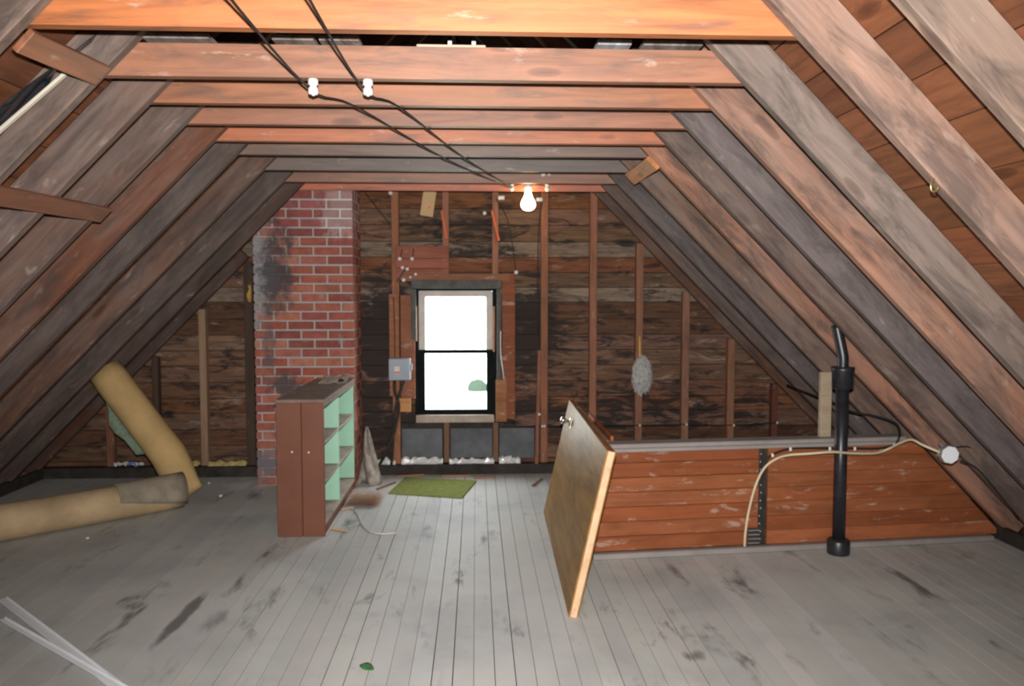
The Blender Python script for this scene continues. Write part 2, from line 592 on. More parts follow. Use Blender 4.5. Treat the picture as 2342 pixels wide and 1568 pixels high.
def stick(name, p, q, w, t, mat, parent=None, color=None, ch=0.003, twist=0.0, up=Vector((0, 0, 1)), origin=Vector((0, 0, 0))):
    """Board with its length from p to q, width w (across), thickness t."""
    p, q = Vector(p), Vector(q)
    x = (q - p).normalized()
    y = up.cross(x)
    if y.length < 1e-4:
        y = Vector((0, 1, 0)).cross(x)
    y.normalize()
    z = x.cross(y)
    mtx = Matrix((x, y, z)).transposed()
    if twist:
        mtx = mtx @ Matrix.Rotation(twist, 3, 'X')
    return box(name, ((q - p).length, w, t), (p + q) / 2 - origin, mat, parent, mtx.to_euler(), color, ch)


def mesh_obj(name, verts, faces, mat, parent=None, loc=None, smooth=False, color=None, rot=None):
    me = bpy.data.meshes.new(name)
    me.from_pydata([tuple(v) for v in verts], [], faces)
    me.update()
    if smooth:
        for p in me.polygons:
            p.use_smooth = True
    return link(name, me, mat, parent, loc, rot, color)


def tube_data(pts, r, n=8, caps=True):
    pts = [Vector(p) for p in pts]
    rs = r if isinstance(r, (list, tuple)) else [r] * len(pts)
    verts, faces = [], []
    up = Vector((0.13, 0.21, 0.97)).normalized()
    prev = None
    for i, p in enumerate(pts):
        d = (pts[min(i + 1, len(pts) - 1)] - pts[max(i - 1, 0)]).normalized()
        if prev is None:
            a = up.cross(d)
            if a.length < 0.05:
                a = Vector((1, 0, 0)).cross(d)
        else:
            a = prev - d * prev.dot(d)
        a.normalize()
        prev = a
        b = d.cross(a)
        for k in range(n):
            t = 2 * math.pi * k / n
            verts.append(p + (a * math.cos(t) + b * math.sin(t)) * rs[i])
    for i in range(len(pts) - 1):
        for k in range(n):
            faces.append((i * n + k, i * n + (k + 1) % n, (i + 1) * n + (k + 1) % n, (i + 1) * n + k))
    if caps:
        faces.append(tuple(reversed(range(n))))
        faces.append(tuple((len(pts) - 1) * n + k for k in range(n)))
    return verts, faces


def smooth_path(pts, sub=6):
    """Catmull-Rom through the points."""
    P = [Vector(p) for p in pts]
    P = [P[0] * 2 - P[1]] + P + [P[-1] * 2 - P[-2]]
    out = []
    for i in range(1, len(P) - 2):
        for k in range(sub):
            t = k / sub
            out.append(0.5 * ((2 * P[i]) + (P[i + 1] - P[i - 1]) * t + (2 * P[i - 1] - 5 * P[i] + 4 * P[i + 1] - P[i + 2]) * t * t
                              + (3 * P[i] - P[i - 1] - 3 * P[i + 1] + P[i + 2]) * t ** 3))
    out.append(P[-2])
    return out


def tube(name, pts, r, mat, parent=None, n=8, sub=0, origin=Vector((0, 0, 0))):
    if sub:
        pts = smooth_path(pts, sub)
    v, f = tube_data(pts, r, n)
    v = [x - origin for x in v]
    return mesh_obj(name, v, f, mat, parent, None, True)


def lathe_data(prof, n=16):
    verts, faces = [], []
    for (r, z) in prof:
        for k in range(n):
            t = 2 * math.pi * k / n
            verts.append(Vector((r * math.cos(t), r * math.sin(t), z)))
    for i in range(len(prof) - 1):
        for k in range(n):
            faces.append((i * n + k, i * n + (k + 1) % n, (i + 1) * n + (k + 1) % n, (i + 1) * n + k))
    faces.append(tuple(reversed(range(n))))
    faces.append(tuple((len(prof) - 1) * n + k for k in range(n)))
    return verts, faces


def lathe(name, prof, mat, parent=None, loc=None, rot=None, n=16, smooth=True):
    v, f = lathe_data(prof, n)
    return mesh_obj(name, v, f, mat, parent, loc, smooth, None, rot)


def tag(o, label, cat, group=None):
    o['label'] = label
    o['category'] = cat
    if group:
        o['group'] = group
    return o


def empty(name, loc=(0, 0, 0), rot=None):
    o = bpy.data.objects.new(name, None)
    o.empty_display_size = 0.1
    o.location = loc
    if rot:
        o.rotation_euler = rot
    col.objects.link(o)
    return o


def thing(name, label, cat, loc=(0, 0, 0), group=None, rot=None):
    return tag(empty(name, loc, rot), label, cat, group)


def structure(name, loc=(0, 0, 0)):
    o = empty(name, loc)
    o['kind'] = 'structure'
    return o


def jit(c, s=0.12):
    k = 1 + random.uniform(-s, s)
    return tuple(max(0.0, min(1.0, x * k * (1 + random.uniform(-s * 0.25, s * 0.25)))) for x in c)


# ================================================================== THE SETTING
Y0 = -2.2           # rear end of the attic
# ---- floor boards
floor = structure('floor')
span('floor_light_block', (FXL + 0.06, Y0, -0.05), (FXR - 0.06, WALL_Y + 0.05, -0.026), M['light_block'], floor, ch=0)  # dark sheet added under the boards to block light
x = FXL + 0.05
while x < FXR - 0.06:
    w = random.choice((0.080, 0.083, 0.083, 0.086))
    gap = random.choice((0.0012, 0.0016, 0.002, 0.0025, 0.003, 0.005))
    w2 = min(w, FXR - 0.05 - x)
    if w2 < 0.02:
        break
    o = box('floor_board', (w2 - gap, WALL_Y - 0.02 - Y0, 0.024), (x + w2 / 2, (WALL_Y - 0.02 + Y0) / 2, -0.012 - random.uniform(0, 0.0012)),
            M['floor'], floor, None, jit((0.505, 0.505, 0.487), 0.05), ch=0)
    x += w

# ---- roof: boards, rafters, collar ties
ceiling = structure('ceiling')
SL = (RIDGE) / math.sin(ANG)
for side in (-1, 1):
    s = -0.02
    d = Vector((side * math.cos(ANG), 0, -math.sin(ANG)))
    nrm = Vector((side * math.sin(ANG), 0, math.cos(ANG)))
    rot = Euler((0, 0, 0))
    base = Vector((XC, 0, RIDGE))
    while s < SL + 0.22:
        w = random.uniform(0.17, 0.215)
        c = base + d * (s + w / 2) + nrm * (RD + 0.013)
        # local x along the attic (length), y across the slope, z thickness
        mtx = Matrix((Vector((0, 1, 0)), d, Vector((0, 1, 0)).cross(d))).transposed()
        box('roof_board', (WALL_Y + 0.12 - Y0, w - 0.004, 0.024), c + Vector((0, (WALL_Y + 0.12 + Y0) / 2, 0)), M['sheath'], ceiling,
            mtx.to_euler(), jit((0.20, 0.074, 0.032), 0.2), ch=0.002)
        s += w

# colours of the single rafters, near to far
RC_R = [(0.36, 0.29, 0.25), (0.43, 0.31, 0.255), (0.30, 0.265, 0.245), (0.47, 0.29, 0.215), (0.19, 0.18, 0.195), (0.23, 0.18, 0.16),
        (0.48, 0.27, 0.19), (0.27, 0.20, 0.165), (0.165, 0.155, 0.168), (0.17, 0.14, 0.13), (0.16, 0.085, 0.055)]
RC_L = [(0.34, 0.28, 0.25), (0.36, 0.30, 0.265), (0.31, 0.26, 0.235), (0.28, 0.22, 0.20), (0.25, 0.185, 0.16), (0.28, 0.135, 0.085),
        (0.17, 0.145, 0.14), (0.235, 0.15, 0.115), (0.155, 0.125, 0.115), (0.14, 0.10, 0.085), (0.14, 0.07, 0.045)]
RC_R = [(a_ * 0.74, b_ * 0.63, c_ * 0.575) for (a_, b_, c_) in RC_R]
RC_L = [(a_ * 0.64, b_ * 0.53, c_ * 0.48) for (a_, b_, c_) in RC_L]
near_y = [TIE_Y[0] - 0.47 * k for k in range(1, 10)]
rl = SL - 0.03


def rafter(side, yf, c, th=0.05):
    d = Vector((side * math.cos(ANG), 0, -math.sin(ANG)))
    nrm = Vector((side * math.sin(ANG), 0, math.cos(ANG)))
    mtx = Matrix((d, Vector((0, 1, 0)), d.cross(Vector((0, 1, 0))))).transposed()
    ctr = Vector((XC, yf + th / 2, RIDGE)) + d * (rl / 2) + nrm * (RD / 2)
    return box('rafter', (rl, th, RD), ctr, M['rafter'], ceiling, mtx.to_euler(), c, ch=0.004)


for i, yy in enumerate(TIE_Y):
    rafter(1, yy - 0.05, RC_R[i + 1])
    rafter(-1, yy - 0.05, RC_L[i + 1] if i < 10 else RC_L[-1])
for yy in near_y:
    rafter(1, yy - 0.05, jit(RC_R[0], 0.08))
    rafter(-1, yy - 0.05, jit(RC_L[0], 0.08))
rafter(1, 6.47, RC_R[10])
low = rafter(-1, 6.47, RC_L[10])
dcut = (XC + 1.74) / math.cos(ANG) + RD * math.tan(ANG)     # starts below the chimney
_d = Vector((-math.cos(ANG), 0, -math.sin(ANG)))
_n = Vector((-math.sin(ANG), 0, math.cos(ANG)))
low.data = cbox_mesh(rl - dcut, 0.05, RD, 0.004, 'rafter')
if not low.data.materials:
    low.data.materials.append(M['rafter'])
low.location = Vector((XC, 6.495, RIDGE)) + _d * (dcut + (rl - dcut) / 2) + _n * (RD / 2)

TC = [(0.46, 0.145, 0.042), (0.30, 0.125, 0.066), (0.32, 0.118, 0.048), (0.285, 0.108, 0.054), (0.42, 0.125, 0.045), (0.15, 0.082, 0.054),
      (0.115, 0.078, 0.06), (0.25, 0.098, 0.05), (0.48, 0.10, 0.028)]
TH = [0.110, 0.120, 0.128, 0.128, 0.12, 0.12, 0.12, 0.12, 0.12]


def tie(yy, h, c, dz=0.0):
    ext = h / math.tan(ANG) + 0.02
    w = (XR - XL) + 0.13
    # ends follow the roof slope
    zb, zt = TIE_Z + dz, TIE_Z + dz + h
    xb0, xb1 = XL - 0.10, XR + 0.10
    xt0, xt1 = xb0 + h / math.tan(ANG), xb1 - h / math.tan(ANG)
    cx, cy, cz = XC, yy + 0.022, zb + h / 2
    v = []
    for y_ in (yy + 0.001, yy + 0.043):
        for (x_, z_) in ((xb0, zb), (xb1, zb), (xt1, zt), (xt0, zt)):
            v.append(Vector((x_ - cx, y_ - cy, z_ - cz)))
    f = [(0, 1, 2, 3), (7, 6, 5, 4), (0, 4, 5, 1), (1, 5, 6, 2), (2, 6, 7, 3), (3, 7, 4, 0)]
    return mesh_obj('collar_tie', v, f, M['tie'], ceiling, (cx, cy, cz), color=c)


for i, yy in enumerate(TIE_Y):
    tie(yy, TH[i], TC[i], 0.009 if i == 0 else 0.0)
for yy in near_y:
    tie(yy, 0.12, jit(TC[1], 0.1))
ridge = box('ridge_board', (WALL_Y - Y0, 0.03, 0.16), (XC, (WALL_Y + Y0) / 2, RIDGE + 0.08), M['rafter'], ceiling, (0, 0, R(90)), (0.25, 0.19, 0.16))
ridge.scale = (1, 1, 1)

for side in (-1, 1):
    d = Vector((side * math.cos(ANG), 0, -math.sin(ANG)))
    nrm = Vector((side * math.sin(ANG), 0, math.cos(ANG)))
    q0 = Vector((XC, 0, RIDGE)) + nrm * (RD + 0.034) - d * 0.22
    q1 = q0 + d * (SL + 0.6)
    mesh_obj('roof_light_block', [(q0.x, Y0 - 0.1, q0.z), (q0.x, WALL_Y + 0.13, q0.z), (q1.x, WALL_Y + 0.13, q1.z), (q1.x, Y0 - 0.1, q1.z)], [(0, 1, 2, 3)], M['light_block'], ceiling)  # added outside the boards so no sky light comes through their seams
    xe = FXL if side < 0 else FXR
    box('eave_light_block', (WALL_Y + 0.1 - Y0, 0.62, 0.02), (xe + side * 0.22, (WALL_Y + 0.1 + Y0) / 2, -0.062), M['light_block'], ceiling, (0, 0, R(90)), None, 0)  # unseen strip added to close the eaves against sky light

# ---- far gable wall: horizontal boards, studs, plates
wall_back = structure('wall_back')
WX0, WX1, WZ0, WZ1 = -0.50, 0.150, 0.545, 1.53      # rough window opening


def gable_piece(x0b, x1b, x0t, x1t, z0, z1, y0, th, c):
    cx, cz = (x0b + x1b) / 2, (z0 + z1) / 2
    v = []
    for y_ in (-th / 2, th / 2):
        for (x_, z_) in ((x0b, z0), (x1b, z0), (x1t, z1), (x0t, z1)):
            v.append(Vector((x_ - cx, y_, z_ - cz)))
    f = [(0, 1, 2, 3), (7, 6, 5, 4), (0, 4, 5, 1), (1, 5, 6, 2), (2, 6, 7, 3), (3, 7, 4, 0)]
    return mesh_obj('siding_board', v, f, M['siding'], wall_back, (cx, y0 + th / 2, cz), color=c)


z = -0.02
row = 0
while z < RIDGE - 0.1:
    h = random.uniform(0.122, 0.142)
    z1 = min(z + h - 0.006, RIDGE + 0.1)
    def lim(zz, s):
        return roof_x(zz, s, 0.12)
    c = random.choice([(0.135, 0.07, 0.043), (0.15, 0.082, 0.052), (0.115, 0.055, 0.032), (0.165, 0.095, 0.064), (0.135, 0.063, 0.034), (0.17, 0.072, 0.034)])
    if random.random() < 0.16:
        c = (0.22, 0.16, 0.12)
    yj = WALL_Y + random.uniform(0, 0.013)
    xa, xb, xta, xtb = lim(z, -1), lim(z, 1), lim(z1, -1), lim(z1, 1)
    if z1 > WZ0 + 0.02 and z < WZ1 - 0.02:
        zz0, zz1 = z, z1
        gable_piece(xa, WX0, xta, WX0, z, z1, yj, 0.024, jit(c, 0.15))
        gable_piece(WX1, xb, WX1, xtb, z, z1, yj, 0.024, jit(c, 0.2))
    else:
        xm = random.choice((-0.66, 0.57, 0.98, -2.28))
        if xta + 0.2 < xm < xtb - 0.2:
            gable_piece(xa, xm - 0.002, xta, xm - 0.002, z, z1, yj, 0.024, jit(c, 0.15))
            gable_piece(xm + 0.002, xb, xm + 0.002, xtb, z, z1, yj + 0.002, 0.024, jit(c, 0.2))
        else:
            gable_piece(xa, xb, xta, xtb, z, z1, yj, 0.024, jit(c, 0.15))
    z += h
# sheet added behind the boards to stop light leaks, with the window opening left free
vv, ff = [], []
for (x0, x1, z0, z1) in ((FXL - 0.3, WX0 - 0.01, -0.1, 3.9), (WX1 + 0.01, FXR + 0.3, -0.1, 3.9), (WX0 - 0.01, WX1 + 0.01, -0.1, WZ0 - 0.01), (WX0 - 0.01, WX1 + 0.01, WZ1 + 0.01, 3.9)):
    k = len(vv)
    vv += [(x0, WALL_Y + 0.04, z0), (x1, WALL_Y + 0.04, z0), (x1, WALL_Y + 0.04, z1), (x0, WALL_Y + 0.04, z1)]
    ff.append((k, k + 1, k + 2, k + 3))
mesh_obj('gable_light_block', vv, ff, M['light_block'], wall_back)

SY0, SY1 = 6.53, WALL_Y - 0.002
STUD_C = [(0.30, 0.125, 0.065), (0.27, 0.12, 0.075), (0.29, 0.13, 0.08), (0.27, 0.11, 0.06), (0.28, 0.12, 0.07), (0.25, 0.115, 0.07),
          (0.26, 0.13, 0.085), (0.25, 0.12, 0.07), (0.13, 0.045, 0.03)]


def stud(xc, z0, z1, w, c, y0=SY0):
    # local x along the stud
    return box('stud', (z1 - z0, w, SY1 - y0), (xc, (y0 + SY1) / 2, (z0 + z1) / 2), M['stud'], wall_back,
               Matrix((Vector((0, 0, 1)), Vector((1, 0, 0)), Vector((0, 1, 0)))).transposed().to_euler(), c, ch=0.003)


def stud_top(xc, w):
    s = 1 if xc > XC else -1
    e = xc + s * w / 2
    return TIE_Z - (abs(e - (XR if s > 0 else XL)) if (e > XR if s > 0 else e < XL) else -0.35) * math.tan(ANG) * 1.0 + 0.02


for px, c in zip((905, 1020, 1133, 1245, 1357, 1463, 1570, 1675, 1777), STUD_C):
    xc = at(px, 700, SY0).x
    top = stud_top(xc, 0.06)
    if px in (1020, 1133):
        stud(xc, WZ1 + 0.10, top, 0.052, c)
        stud(xc, 0.10, WZ0 - 0.11, 0.045, jit((0.16, 0.085, 0.05), 0.1))
    else:
        stud(xc, 0.09, top, 0.06 if px != 1777 else 0.05, c)
for px, c, w in ((465, (0.30, 0.19, 0.12), 0.058), (572, (0.055, 0.035, 0.025), 0.075), (248, (0.20, 0.09, 0.05), 0.06), (355, (0.07, 0.04, 0.03), 0.05)):
    xc = at(px, 900, SY0).x
    stud(xc, 0.09, stud_top(xc, 0.06), w, c)
span('sole_plate', (FXL + 0.03, 6.50, 0.0), (-1.80, WALL_Y - 0.003, 0.085), M['char'], wall_back)
span('sole_plate', (-0.93, 6.51, 0.0), (FXR - 0.03, WALL_Y - 0.003, 0.085), M['char'], wall_back)
# window header, rough sill and the boards nailed beside the window
a, b = at(905, 562, 6.525), at(1025, 640, 6.525)
for k, (f0, f1) in enumerate(((0, 0.37), (0.37, 0.66), (0.66, 1.0))):
    span('backer_board', (a.x, 6.505, a.z + (b.z - a.z) * f0 - 0.0015), (b.x, 6.528, a.z + (b.z - a.z) * f1 + 0.0015), M['plank'], wall_back,
         jit((0.29, 0.105, 0.07), 0.06))
a, b = at(889, 672, 6.50), at(914, 906, 6.50)
span('backer_board', (a.x, 6.505, b.z), (b.x, 6.528, a.z), M['plank'], wall_back, (0.30, 0.125, 0.065))
a, b = at(915, 674, 6.50), at(950, 912, 6.50)
span('backer_board', (a.x, 6.505, b.z), (b.x, 6.528, a.z), M['plank'], wall_back, (0.26, 0.105, 0.058))
a, b = at(1148, 625, 6.51), at(1178, 962, 6.51)
span('backer_board', (a.x, 6.505, b.z), (b.x, 6.528, a.z), M['plank'], wall_back, (0.235, 0.078, 0.04))
a, b = at(1134, 868, 6.48), at(1159, 964, 6.48)
span('backer_board', (a.x, 6.475, b.z), (b.x, 6.503, a.z), M['plank'], wall_back, (0.33, 0.15, 0.07))
a, b = at(912, 910, 6.49), at(940, 941, 6.49)
span('backer_board', (a.x, 6.475, b.z), (b.x, 6.503, a.z), M['plank'], wall_back, (0.50, 0.25, 0.10))
a, b = at(1012, 626, 6.53), at(1166, 640, 6.53)
span('window_header', (-0.62, 6.50, a.z), (b.x, 6.528, b.z - 0.012), M['plank'], wall_back, (0.24, 0.11, 0.065))
# tar-paper panels under the window, between the short studs
for (p0, p1) in ((919, 1012), (1030, 1126), (1142, 1222)):
    a, b = at(p0, 978, 6.58), at(p1, 1046, 6.58)
    span('tar_paper_panel', (a.x, 6.575, b.z), (b.x, 6.597, a.z), M['tar_paper'], wall_back, ch=0.002)
a, b = at(915, 966, 6.56), at(1180, 977, 6.56)
span('window_ledge', (a.x, 6.535, b.z), (b.x, 6.575, a.z), M['char'], wall_back)
# a slim batten beside the stud by the window
a, b = at(1234, 800, 6.49), at(1227, 1062, 6.49)
stick('batten', (b.x, 6.49, 0.09), (a.x, 6.49, a.z), 0.03, 0.03, M['stud'], wall_back, (0.24, 0.10, 0.06))

# rear gable behind the camera, with an unseen opening added to let in fill daylight
wall_front = structure('wall_front')
for (x0, x1, z0, z1) in ((FXL - 0.2, XC - 0.22, -0.03, 3.8), (XC + 0.22, FXR + 0.2, -0.03, 3.8), (XC - 0.22, XC + 0.22, -0.03, 0.9), (XC - 0.22, XC + 0.22, 1.75, 3.8)):
    span('gable_panel', (x0, Y0 - 0.05, z0), (x1, Y0 - 0.01, z1), M['sheath'], wall_front, (0.20, 0.10, 0.06), ch=0)

# eave boards where floor and rafters meet
for side, nm in ((-1, 'baseboard_left'), (1, 'baseboard_right')):
    xe = (FXL + 0.075) if side < 0 else (FXR - 0.075)
    o = box(nm, (WALL_Y - 0.1 - Y0, 0.04, 0.085), (xe, (WALL_Y - 0.1 + Y0) / 2, 0.0435), M['char'], None, (0, 0, R(90)))
    o['kind'] = 'structure'

# ---- the window
win = structure('window_1')
gy = 6.60
p0, p1 = at(957, 664, gy), at(1127, 946, gy)
wx0, wx1, wz1, wz0 = p0.x, p1.x, p0.z, p1.z
zm0, zm1 = at(1040, 808, gy).z, at(1040, 798, gy).z
# jambs, head and sill of the frame
span('jamb', (wx0 - 0.03, 6.54, wz0 - 0.02), (wx0 + 0.0015, 6.64, wz1 + 0.02), M['sash_black'], win)
span('jamb', (wx1 - 0.0015, 6.54, wz0 - 0.02), (wx1 + 0.03, 6.64, wz1 + 0.02), M['sash_black'], win)
span('head', (wx0 - 0.03, 6.54, wz1 - 0.0015), (wx1 + 0.03, 6.64, wz1 + 0.03), M['sash_black'], win)
a, b = at(940, 640, 6.50), at(1147, 660, 6.50)
span('casing', (a.x, 6.49, b.z), (b.x, 6.52, a.z), M['old_grey'], win)
span('casing', (a.x, 6.475, at(940, 775, 6.5).z), (at(952, 700, 6.5).x, 6.50, b.z - 0.002), M['old_grey'], win)
span('casing', (at(1136, 700, 6.5).x, 6.475, at(1140, 870, 6.5).z), (at(1146, 700, 6.5).x, 6.50, b.z - 0.002), M['old_grey'], win)
a, b = at(1127, 700, 6.53), at(1132, 804, 6.53)
span('stop_bead', (a.x, 6.51, b.z), (b.x, 6.535, a.z), M['raw'], win, (0.35, 0.17, 0.09))
a, b = at(950, 700, 6.53), at(954, 780, 6.53)
span('stop_bead', (a.x, 6.51, b.z), (b.x, 6.535, a.z), M['raw'], win, (0.40, 0.2, 0.1))
a, b = at(952, 948, 6.56), at(1130, 964, 6.56)
span('sill', (a.x, 6.53, b.z), (b.x, 6.66, a.z), M['dusty'], win)


def sash(y, x0, x1, z0, z1, st, rail_t, rail_b, mat, round_corner=0.0):
    s = empty('sash')
    s.parent = win
    if round_corner:
        # one frame with rounded lower corners and a rounded opening
        def loop(x0, x1, z0, z1, rb, rt, n=6):
            pts = []
            for (cx, cz, r, a0) in ((x1 - rt, z1 - rt, rt, 0), (x0 + rt, z1 - rt, rt, 90), (x0 + rb, z0 + rb, rb, 180), (x1 - rb, z0 + rb, rb, 270)):
                for k in range(n + 1):
                    t = R(a0 + 90 * k / n)
                    pts.append((cx + r * math.cos(t), cz + r * math.sin(t)))
            return pts
        o_ = loop(x0, x1, z0, z1, round_corner, 0.012)
        i_ = loop(x0 + st, x1 - st, z0 + rail_b, z1 - rail_t, 0.015, 0.012)
        n = len(o_)
        v = [(p[0], y - 0.016, p[1]) for p in o_] + [(p[0], y - 0.016, p[1]) for p in i_] + [(p[0], y + 0.016, p[1]) for p in o_] + [(p[0], y + 0.016, p[1]) for p in i_]
        f = []
        for k in range(n):
            j = (k + 1) % n
            f += [(k, j, n + j, n + k), (2 * n + k, 3 * n + k, 3 * n + j, 2 * n + j), (k, 2 * n + k, 2 * n + j, j), (n + k, n + j, 3 * n + j, 3 * n + k)]
        mesh_obj('sash_frame', v, f, mat, s)
    else:
        span('stile', (x0, y - 0.016, z0), (x0 + st, y + 0.016, z1), mat, s)
        span('stile', (x1 - st, y - 0.016, z0), (x1, y + 0.016, z1), mat, s)
        span('rail', (x0 + st, y - 0.016, z1 - rail_t), (x1 - st, y + 0.016, z1), mat, s)
        span('rail', (x0 + st, y - 0.016, z0), (x1 - st, y + 0.016, z0 + rail_b), mat, s)
    v = [(x0 + st * .5, y, z0 + rail_b * .5), (x1 - st * .5, y, z0 + rail_b * .5), (x1 - st * .5, y, z1 - rail_t * .5), (x0 + st * .5, y, z1 - rail_t * .5)]
    mesh_obj('pane', v, [(0, 1, 2, 3)], M['glass'], s)
    return s


st = at(972, 700, gy).x - wx0
s1 = sash(6.615, wx0 + 0.0015, wx1 - 0.0015, zm0, wz1 - 0.0015, st, wz1 - at(1040, 678, gy).z, 0.022, M['sash_pale'], 0.035)
s2 = sash(6.575, wx0 + 0.0015, wx1 - 0.0015, wz0 - 0.004, zm1 - 0.003, st * 0.95, 0.026, at(1040, 934, gy).z - wz0, M['sash_black'])
mesh_obj('sash_lock', *tube_data([(at(1042, 800, 6.56).x - 0.012, 6.553, zm1 + 0.002), (at(1042, 800, 6.56).x, 6.553, zm1 + 0.012), (at(1042, 800, 6.56).x + 0.012, 6.553, zm1 + 0.002)], 0.006, 6), M['old_grey'], s2)

# ---- outdoors seen through the window
gr = mesh_obj('ground', [(-60, 8, -4.2), (60, 8, -4.2), (60, 120, -4.2), (-60, 120, -4.2)], [(0, 1, 2, 3)], M['lawn'])
gr['kind'] = 'structure'
bush = thing('garden_bush', 'round green bush outside, seen low in the window', 'bush', fl(1092, 893, -4.2))
bv, bf = [], []
for k in range(1500):
    u = Vector((random.gauss(0, 1), random.gauss(0, 1), random.gauss(0, 1))).normalized()
    c = Vector((u.x * 0.60, u.y * 0.6, max(0.02, 0.16 + u.z * 0.56))) * random.uniform(0.85, 1.0)
    t1 = u.cross(Vector((random.gauss(0, 1), random.gauss(0, 1), random.gauss(0, 1)))).normalized() * 0.07
    t2 = u.cross(t1).normalized() * 0.05
    i = len(bv)
    bv += [c - t1, c - t2 + u * .02, c + t1, c + t2 + u * .02]
    bf.append((i, i + 1, i + 2, i + 3))
for j in range(9):
    for k in range(14):
        ph, th = math.pi * j / 8, 2 * math.pi * k / 14
        bv.append(Vector((0.50 * math.sin(ph) * math.cos(th), 0.48 * math.sin(ph) * math.sin(th), max(0.0, 0.16 + 0.46 * math.cos(ph)))))
i0 = len(bv) - 126
for j in range(8):
    for k in range(14):
        bf.append((i0 + j * 14 + k, i0 + (j + 1) * 14 + k, i0 + (j + 1) * 14 + (k + 1) % 14, i0 + j * 14 + (k + 1) % 14))
fo = mesh_obj('foliage', bv, bf, M['bush'], bush)
tube('stem', [(0, 0, 0), (0, 0, 0.35)], 0.04, M['char'], bush)

# ================================================================== THE CHIMNEY
chim = thing('brick_chimney', 'red brick chimney stack with pale mortar and a sooty corner', 'chimney')
CY = 6.19
cx0, cx1 = at(580, 700, CY).x, at(809, 700, CY).x
ctop = 2.62
core = span('mortar_core', (cx0 + 0.006, CY + 0.006, 0), (cx1 - 0.006, WALL_Y - 0.004, ctop), M['mortar'], chim, ch=0.004)
BC = [(0.35, 0.10, 0.06), (0.31, 0.088, 0.06), (0.37, 0.125, 0.08), (0.28, 0.078, 0.06), (0.39, 0.155, 0.105), (0.33, 0.11, 0.078)]
course, jt, bl = 0.0725, 0.0135, 0.196
zz = 0.006
rw = 0


def brick_color(z):
    c = random.choice(BC)
    if z > 1.95:
        c = (c[0] * 0.88, c[1] * 0.82, c[2] * 1.05)
    return jit(c, 0.16)


while zz < ctop - course:
    xx = cx1
    first = True
    dj = random.uniform(-0.0015, 0.0015)
    while xx > cx0 + 0.02:
        ln = bl
        if first and rw % 2:
            ln = bl * 0.5 - jt / 2
        first = False
        ln = min(ln, xx - cx0)
        if ln < 0.025:
            break
        # do not build bricks wholly behind the sloping rafters
        if xx > roof_x(zz, -1, RD + 0.12):
            o = box('brick', (round(ln, 4), 0.09, course - jt), (xx - ln / 2, CY + 0.045 + random.uniform(-0.002, 0.002), zz + (course - jt) / 2 + dj),
                    M['brick'], chim, None, brick_color(zz), ch=0.004)
        xx -= ln + jt
    # bricks on the flank that faces the room
    yy = CY + 0.09 + jt if rw % 2 == 0 else CY + 0.09 + jt
    k = 0
    while yy < WALL_Y - 0.03:
        ln = (0.095 if rw % 2 and k == 0 else bl)
        ln = min(ln, WALL_Y - 0.006 - yy)
        if ln < 0.03:
            break
        box('brick', (0.09, round(ln, 4), course - jt), (cx1 - 0.045, yy + ln / 2, zz + (course - jt) / 2 + dj), M['brick'], chim, None, brick_color(zz), ch=0.004)
        yy += ln + jt
        k += 1
    zz += course
    rw += 1

# ================================================================== FURNITURE AND LARGE THINGS
# ---- bookcase
bx0, bx1, by0, by1, bh = -1.238, -0.945, 4.845, 6.075, 0.862
bk = thing('bookcase', 'low brown bookcase with mint green compartments standing by the chimney', 'bookcase', (bx0, by0, 0))
O = Vector((bx0, by0, 0))
T = 0.022
xm = bx0 + 0.155
span('end_panel', (bx0, by0, 0), (xm - 0.001, by0 + T, bh - T), M['brown_paint'], bk, origin=O)
span('end_panel', (xm + 0.001, by0 + 0.0015, 0), (bx1, by0 + T, bh - T), M['brown_paint'], bk, origin=O)
fe = span('end_panel', (bx0, by1 - T, 0), (bx1, by1, bh - T), M['brown_paint'], bk, origin=O)
span('end_lining', (bx0 + 0.012, by1 - T - 0.006, 0.09), (bx1 - 0.004, by1 - T, bh - T), M['mint'], fe, origin=O + Vector(fe.location), ch=0.001)
span('back_panel', (bx0, by0 + T, 0.02), (bx0 + 0.012, by1 - T, bh - T), M['mint'], bk, origin=O)
span('top_board', (bx0 - 0.004, by0 - 0.004, bh - T), (bx1 + 0.004, by1 + 0.004, bh), M['dust_top'], bk, origin=O)
for zz in (0.34, 0.59):
    span('shelf', (bx0 + 0.012, by0 + T, zz - 0.018), (bx1 - 0.006, by1 - T - 0.006, zz), M['dusty'], bk, origin=O)
span('bottom_shelf', (bx0 + 0.012, by0 + T, 0.062), (bx1 - 0.002, by1 - T - 0.006, 0.085), M['dusty'], bk, origin=O)
span('toe_board', (bx1 - 0.03, by0 + T, 0), (bx1 - 0.008, by1 - T, 0.06), M['brown_paint'], bk, origin=O)
yd = 5.40
for (z0, z1) in ((0.085, 0.322), (0.34, 0.572), (0.59, bh - T)):
    span('divider', (bx0 + 0.012, yd, z0 + 0.0005), (bx1 - 0.006, yd + 0.018, z1 - 0.0005), M['mint'], bk, origin=O)
span('face_rail', (bx1 - 0.004, by0 + T + 0.001, bh - T - 0.03), (bx1 + 0.003, by1 - T, bh - T - 0.001), M['dust_top'], bk, origin=O)
for (px, py) in ((668, 1033), (706, 1034)):
    q = at(px, py, by0)
    lathe('screw_head', [(0.006, 0), (0.006, 0.002), (0.003, 0.003)], M['plaster'], bk, q - O, (R(90), 0, 0), 10)

